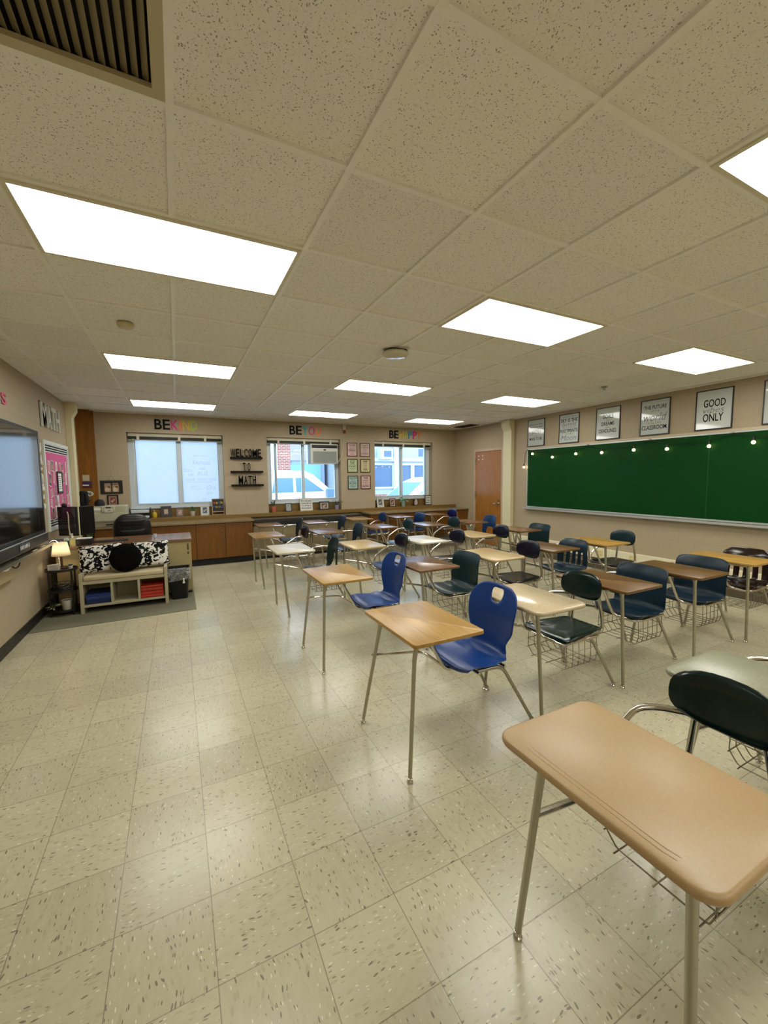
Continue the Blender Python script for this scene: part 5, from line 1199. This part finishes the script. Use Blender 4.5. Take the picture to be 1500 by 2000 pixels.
    b.build('vent_louvre', mat('ac_louvre', '#24272a', .4), t, smooth=False)
    MB().box(-.26, .27, -.032, -.029, .02, .265).build('grille', mat('ac_grille_grey', '#7f837f', .5), t, smooth=False)
    b = MB()
    for i in range(14): b.box(-.26, .27, -.036, -.032, .026+i*.0172, .034+i*.0172)
    b.build('grille_slat', mat('ac_grille_slat', '#90948f', .5), t, smooth=False)
    MB().box(-.025, .03, -.034, -.03, .285, .31).build('badge', M_black, t, smooth=False)
    t = thing('junction_box', 'white box at the ceiling over the six framed quotes with a red tab', 'electrical box', (3.317, BACK_Y-.03, 2.60))
    MB().box(-.035, .035, -.03, .03, 0, .12).build('cover', mat('box_white', '#bdb8a5', .5), t, smooth=False, bevel=.004); MB().box(-.022, .03, -.034, -.0, -.07, -.01).build('red_tab', mat('tab_red', '#8d1f22', .5), t, smooth=False)
    o = MB().tube(path([(3.317, BACK_Y-.012, 2.60), (3.31, BACK_Y-.012, 2.35), (3.29, BACK_Y-.02, 2.15), (3.25, BACK_Y-.03, 2.02), (3.21, BACK_Y-.01, 1.95), (3.19, 8.53, 1.90)], .12, 4), .008, 8).build('power_cord', mat('cord_white', '#b9b3a0', .5)); tag(o, 'white cord hanging from the ceiling box to the air conditioner', 'cord')
teacher(); sill_items()
# ================================================================ outside the windows
def outside():
    g = MB().box(-22, 40, BACK_Y+.32, 40, -.45, -.30).build('ground', mat('pale_concrete', '#c4c2bb', .9, bump=.3, scale=30), smooth=False); struct(g)
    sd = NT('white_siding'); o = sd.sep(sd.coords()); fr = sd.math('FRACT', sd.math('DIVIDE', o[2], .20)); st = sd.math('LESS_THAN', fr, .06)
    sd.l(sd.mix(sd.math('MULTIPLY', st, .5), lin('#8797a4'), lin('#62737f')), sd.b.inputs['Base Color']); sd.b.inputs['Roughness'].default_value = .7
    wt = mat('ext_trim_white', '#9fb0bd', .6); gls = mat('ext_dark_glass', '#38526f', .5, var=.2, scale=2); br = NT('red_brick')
    tb = br.n('TexBrick'); v = br.sep(br.coords()); br.l(br.comb(v[0], v[2], 0), tb.inputs['Vector'])
    tb.inputs['Color1'].default_value = lin('#7f4438'); tb.inputs['Color2'].default_value = lin('#6b3a30'); tb.inputs['Mortar'].default_value = lin('#a89a8f'); tb.inputs['Scale'].default_value = 1; tb.inputs['Brick Width'].default_value = .21; tb.inputs['Row Height'].default_value = .075; tb.inputs['Mortar Size'].default_value = .008
    br.l(tb.outputs[0], br.b.inputs['Base Color'])
    Y = 18.0
    t = thing('building', 'white sided building with blue-tinted windows across the lot', 'building', (10, Y, -.3))
    M = Matrix.Translation((-10, -Y, .3))
    MB(M).box(6.6, 22, Y, Y+6, .75, 6).build('wall', sd.m, t, smooth=False)
    MB(M).box(6.5, 22, Y-.05, Y+6, -.3, .75).build('brick_base', br.m, t, smooth=False)
    for x0, x1 in ((7.0, 8.05), (8.15, 9.55), (10.12, 10.62), (10.80, 12.2), (12.6, 14.6), (15, 17)):
        f = MB(M); f.M = M @ Matrix(((1, 0, 0, 0), (0, 0, -1, Y), (0, 1, 0, 0), (0, 0, 0, 1))); f.frame(x0-.08, x1+.08, 1.02, 2.26, .09, -.01, .06); w = f.build('window', wt, t, smooth=False)
        MB(M).box(x0, x1, Y-.02, Y-.005, 1.10, 2.18).build('pane', gls, w, smooth=False)
    MB(M).box(6.6, 22, Y-.10, Y, 2.36, 2.52).build('band', wt, t, smooth=False); MB(M).box(9.62, 10.05, Y-.12, Y, .75, 6).build('pilaster', wt, t, smooth=False)
    a = MB(M).box(8.75, 9.45, Y-.35, Y, 2.45, 2.95).build('window_unit', wt, t, smooth=False); MB(M).box(8.95, 9.35, Y-.36, Y-.35, 2.55, 2.85).build('grille', gls, a, smooth=False)
    MB(M).box(11.1, 12.0, Y-.02, Y-.005, 2.62, 3.0).build('upper_pane', gls, t, smooth=False)
    t = thing('building', 'pale building wing with a brick strip and garage panels behind the truck', 'building', (3, 19, -.3))
    M = Matrix.Translation((-3, -19, .3))
    MB(M).box(-8, 6.4, 19, 24, -.3, 6).build('wall', mat('pale_stucco', '#74899b', .8), t, smooth=False)
    MB(M).box(3.7, 4.15, 18.9, 19, -.3, 6).build('pilaster', wt, t, smooth=False); MB(M).box(4.15, 4.75, 18.93, 19, 1.9, 6).build('brick_strip', br.m, t, smooth=False); MB(M).box(4.75, 6.2, 18.93, 19, .8, 2.2).build('garage_panel', mat('seafoam_panel', '#5f8f96', .6), t, smooth=False)
    MB(M).box(4.75, 6.2, 18.93, 19, 2.4, 5.8).build('upper_panel', mat('rosy_panel', '#7f7f8c', .7), t, smooth=False)
    vehicle('pickup_truck', 'white pickup truck parked outside the middle window', 'truck', 3.45, 13.0, 1, truck=True)
    vehicle('parked_car', 'white car with a sloping windshield parked outside the corner window', 'car', 8.45, 13.2, -1, truck=False)
def vehicle(name, label, cat, x, y, d, truck):
    """side profile swept across the width, shoulders tapered inwards; d: which way the nose points along x"""
    t = thing(name, label, cat, (x, y, -.30)); wp = mat('car_white', '#dfe5e6', .2, coat=.6); gl = mat('car_glass', '#55798a', .2); dk = mat('tyre_black', '#141414', .7)
    if truck:
        body = [(-3.2, .5), (-3.2, 1.25), (-1.25, 1.28), (-1.2, 1.30), (1.0, 1.32), (1.9, 1.22), (2.25, 1.05), (2.32, .55), (2.2, .42), (-3.1, .42)]
        cab = [(-1.2, 1.30), (-1.05, 2.02), (-.75, 2.10), (.05, 2.08), (.30, 1.98), (1.02, 1.32)]
        side = [(-.98, 1.44), (-.88, 1.88), (.06, 1.88), (.62, 1.46)]; split = -.30; ax = (-2.2, 1.45); hw = .98
    else:
        body = [(-2.1, .5), (-2.15, .95), (-1.7, 1.10), (-.9, 1.16), (.95, 1.12), (1.9, .98), (2.2, .80), (2.25, .5), (2.1, .35), (-2.0, .35)]
        cab = [(-1.75, 1.10), (-1.1, 1.68), (-.5, 1.88), (.15, 1.85), (.55, 1.70), (1.35, 1.10)]
        side = [(-1.25, 1.18), (-.95, 1.62), (-.45, 1.76), (.12, 1.72), (.95, 1.18)]; split = -.35; ax = (-1.35, 1.40); hw = .90
    F = lambda P: [(d*a, b) for a, b in P]
    b = MB(); b.prism(F(body), -hw, hw, 'y'); b.build('body', wp, t, smooth=False, bevel=.07)
    b = MB(); n = len(cab); A = [b.v((d*p[0], -hw+.04+.16*(p[1]-1.1), p[1])) for p in cab]; B = [b.v((d*p[0], hw-.04-.16*(p[1]-1.1), p[1])) for p in cab]
    b._face(A); b._face(B[::-1])
    for i in range(n-1): b._face([A[i], A[i+1], B[i+1], B[i]])
    b.build('cabin', wp, t, smooth=False, bevel=.04)
    # glass: windshield and side windows set just proud of the cabin
    def at(p, s, k=.006): return (d*p[0], s*(hw-.04-.16*(p[1]-1.1)+k), p[1])
    b = MB()
    (x0, z0), (x1, z1) = cab[-1], cab[-2]
    q = lambda f, s: Vector((d*(x0+(x1-x0)*f+.012), s*(hw-.16-.16*(z0+(z1-z0)*f-1.1)), z0+(z1-z0)*f+.012))
    f4 = [q(.08, -1), q(.95, -1), q(.95, 1), q(.08, 1)]; f5 = [p-Vector((d*.02, 0, .02)) for p in f4]
    A = [b.v(p) for p in f4]; B = [b.v(p) for p in f5]; b._face(A); b._face(B[::-1])
    for i in range(4): b._face([A[i], A[(i+1) % 4], B[(i+1) % 4], B[i]])
    b.build('windshield', gl, t, smooth=False)
    for s in (-1, 1):
        def clip(lo, hi):
            out = []
            m = len(side)
            for i in range(m):
                a, c = side[i], side[(i+1) % m]
                if lo <= a[0] <= hi: out.append(a)
                for L in (lo, hi):
                    if (a[0]-L)*(c[0]-L) < 0: f = (L-a[0])/(c[0]-a[0]); out.append((L, a[1]+f*(c[1]-a[1])))
            cx = sum(p[0] for p in out)/len(out); cz = sum(p[1] for p in out)/len(out)
            return sorted(out, key=lambda p: math.atan2(p[1]-cz, p[0]-cx))
        for lo, hi in ((-9, split-.04), (split+.04, 9)):
            P = clip(lo, hi); b = MB(); A = [b.v(at(p, s)) for p in P]; B = [b.v(at(p, s, -.02)) for p in P]; b._face(A); b._face(B[::-1])
            for i in range(len(P)): b._face([A[i], A[(i+1) % len(P)], B[(i+1) % len(P)], B[i]])
            b.build('side_window', gl, t, smooth=False)
        MB().box(min(d*.62, d*.92), max(d*.62, d*.92), s*hw-.02 if s > 0 else -hw-.2, hw+.2 if s > 0 else -hw+.02, 1.28 if truck else 1.12, 1.55 if truck else 1.28).build('side_mirror', mat('mirror_dark', '#4f7088', .4) if truck else wp, t, smooth=False, bevel=.03)
        MB().box(min(d*(split+.1), d*(split+.32)), max(d*(split+.1), d*(split+.32)), s*hw-.012, s*hw+.012, 1.12 if truck else .98, 1.16 if truck else 1.02).build('door_handle', mat('handle_dark', '#3b464d', .4), t, smooth=False)
        for a in ax:
            w = MB(Matrix.Translation((d*a, s*(hw-.10), .36)) @ Matrix.Rotation(PI/2, 4, 'X')); w.lathe([(0, -.11), (.27, -.11), (.36, -.08), (.36, .08), (.27, .11), (0, .11)], n=28); wl = w.build('wheel', dk, t)
            w = MB(Matrix.Translation((d*a, s*(hw-.10), .36)) @ Matrix.Rotation(PI/2, 4, 'X')); w.lathe([(0, -.118), (.22, -.112), (.22, .112), (0, .118)], n=20); w.build('hubcap', M_alu, wl)
    for s in (-.6, .6): MB().box(min(d*(body[-4][0]-.06 if truck else 2.08), d*(body[-4][0]+.02 if truck else 2.2)), max(d*(body[-4][0]-.06 if truck else 2.08), d*(body[-4][0]+.02 if truck else 2.2)), s-.15, s+.15, .72, .88).build('headlight', mat('headlamp', '#c8d2d6', .1), t, smooth=False, bevel=.02)
outside()
bpy.context.view_layer.update()
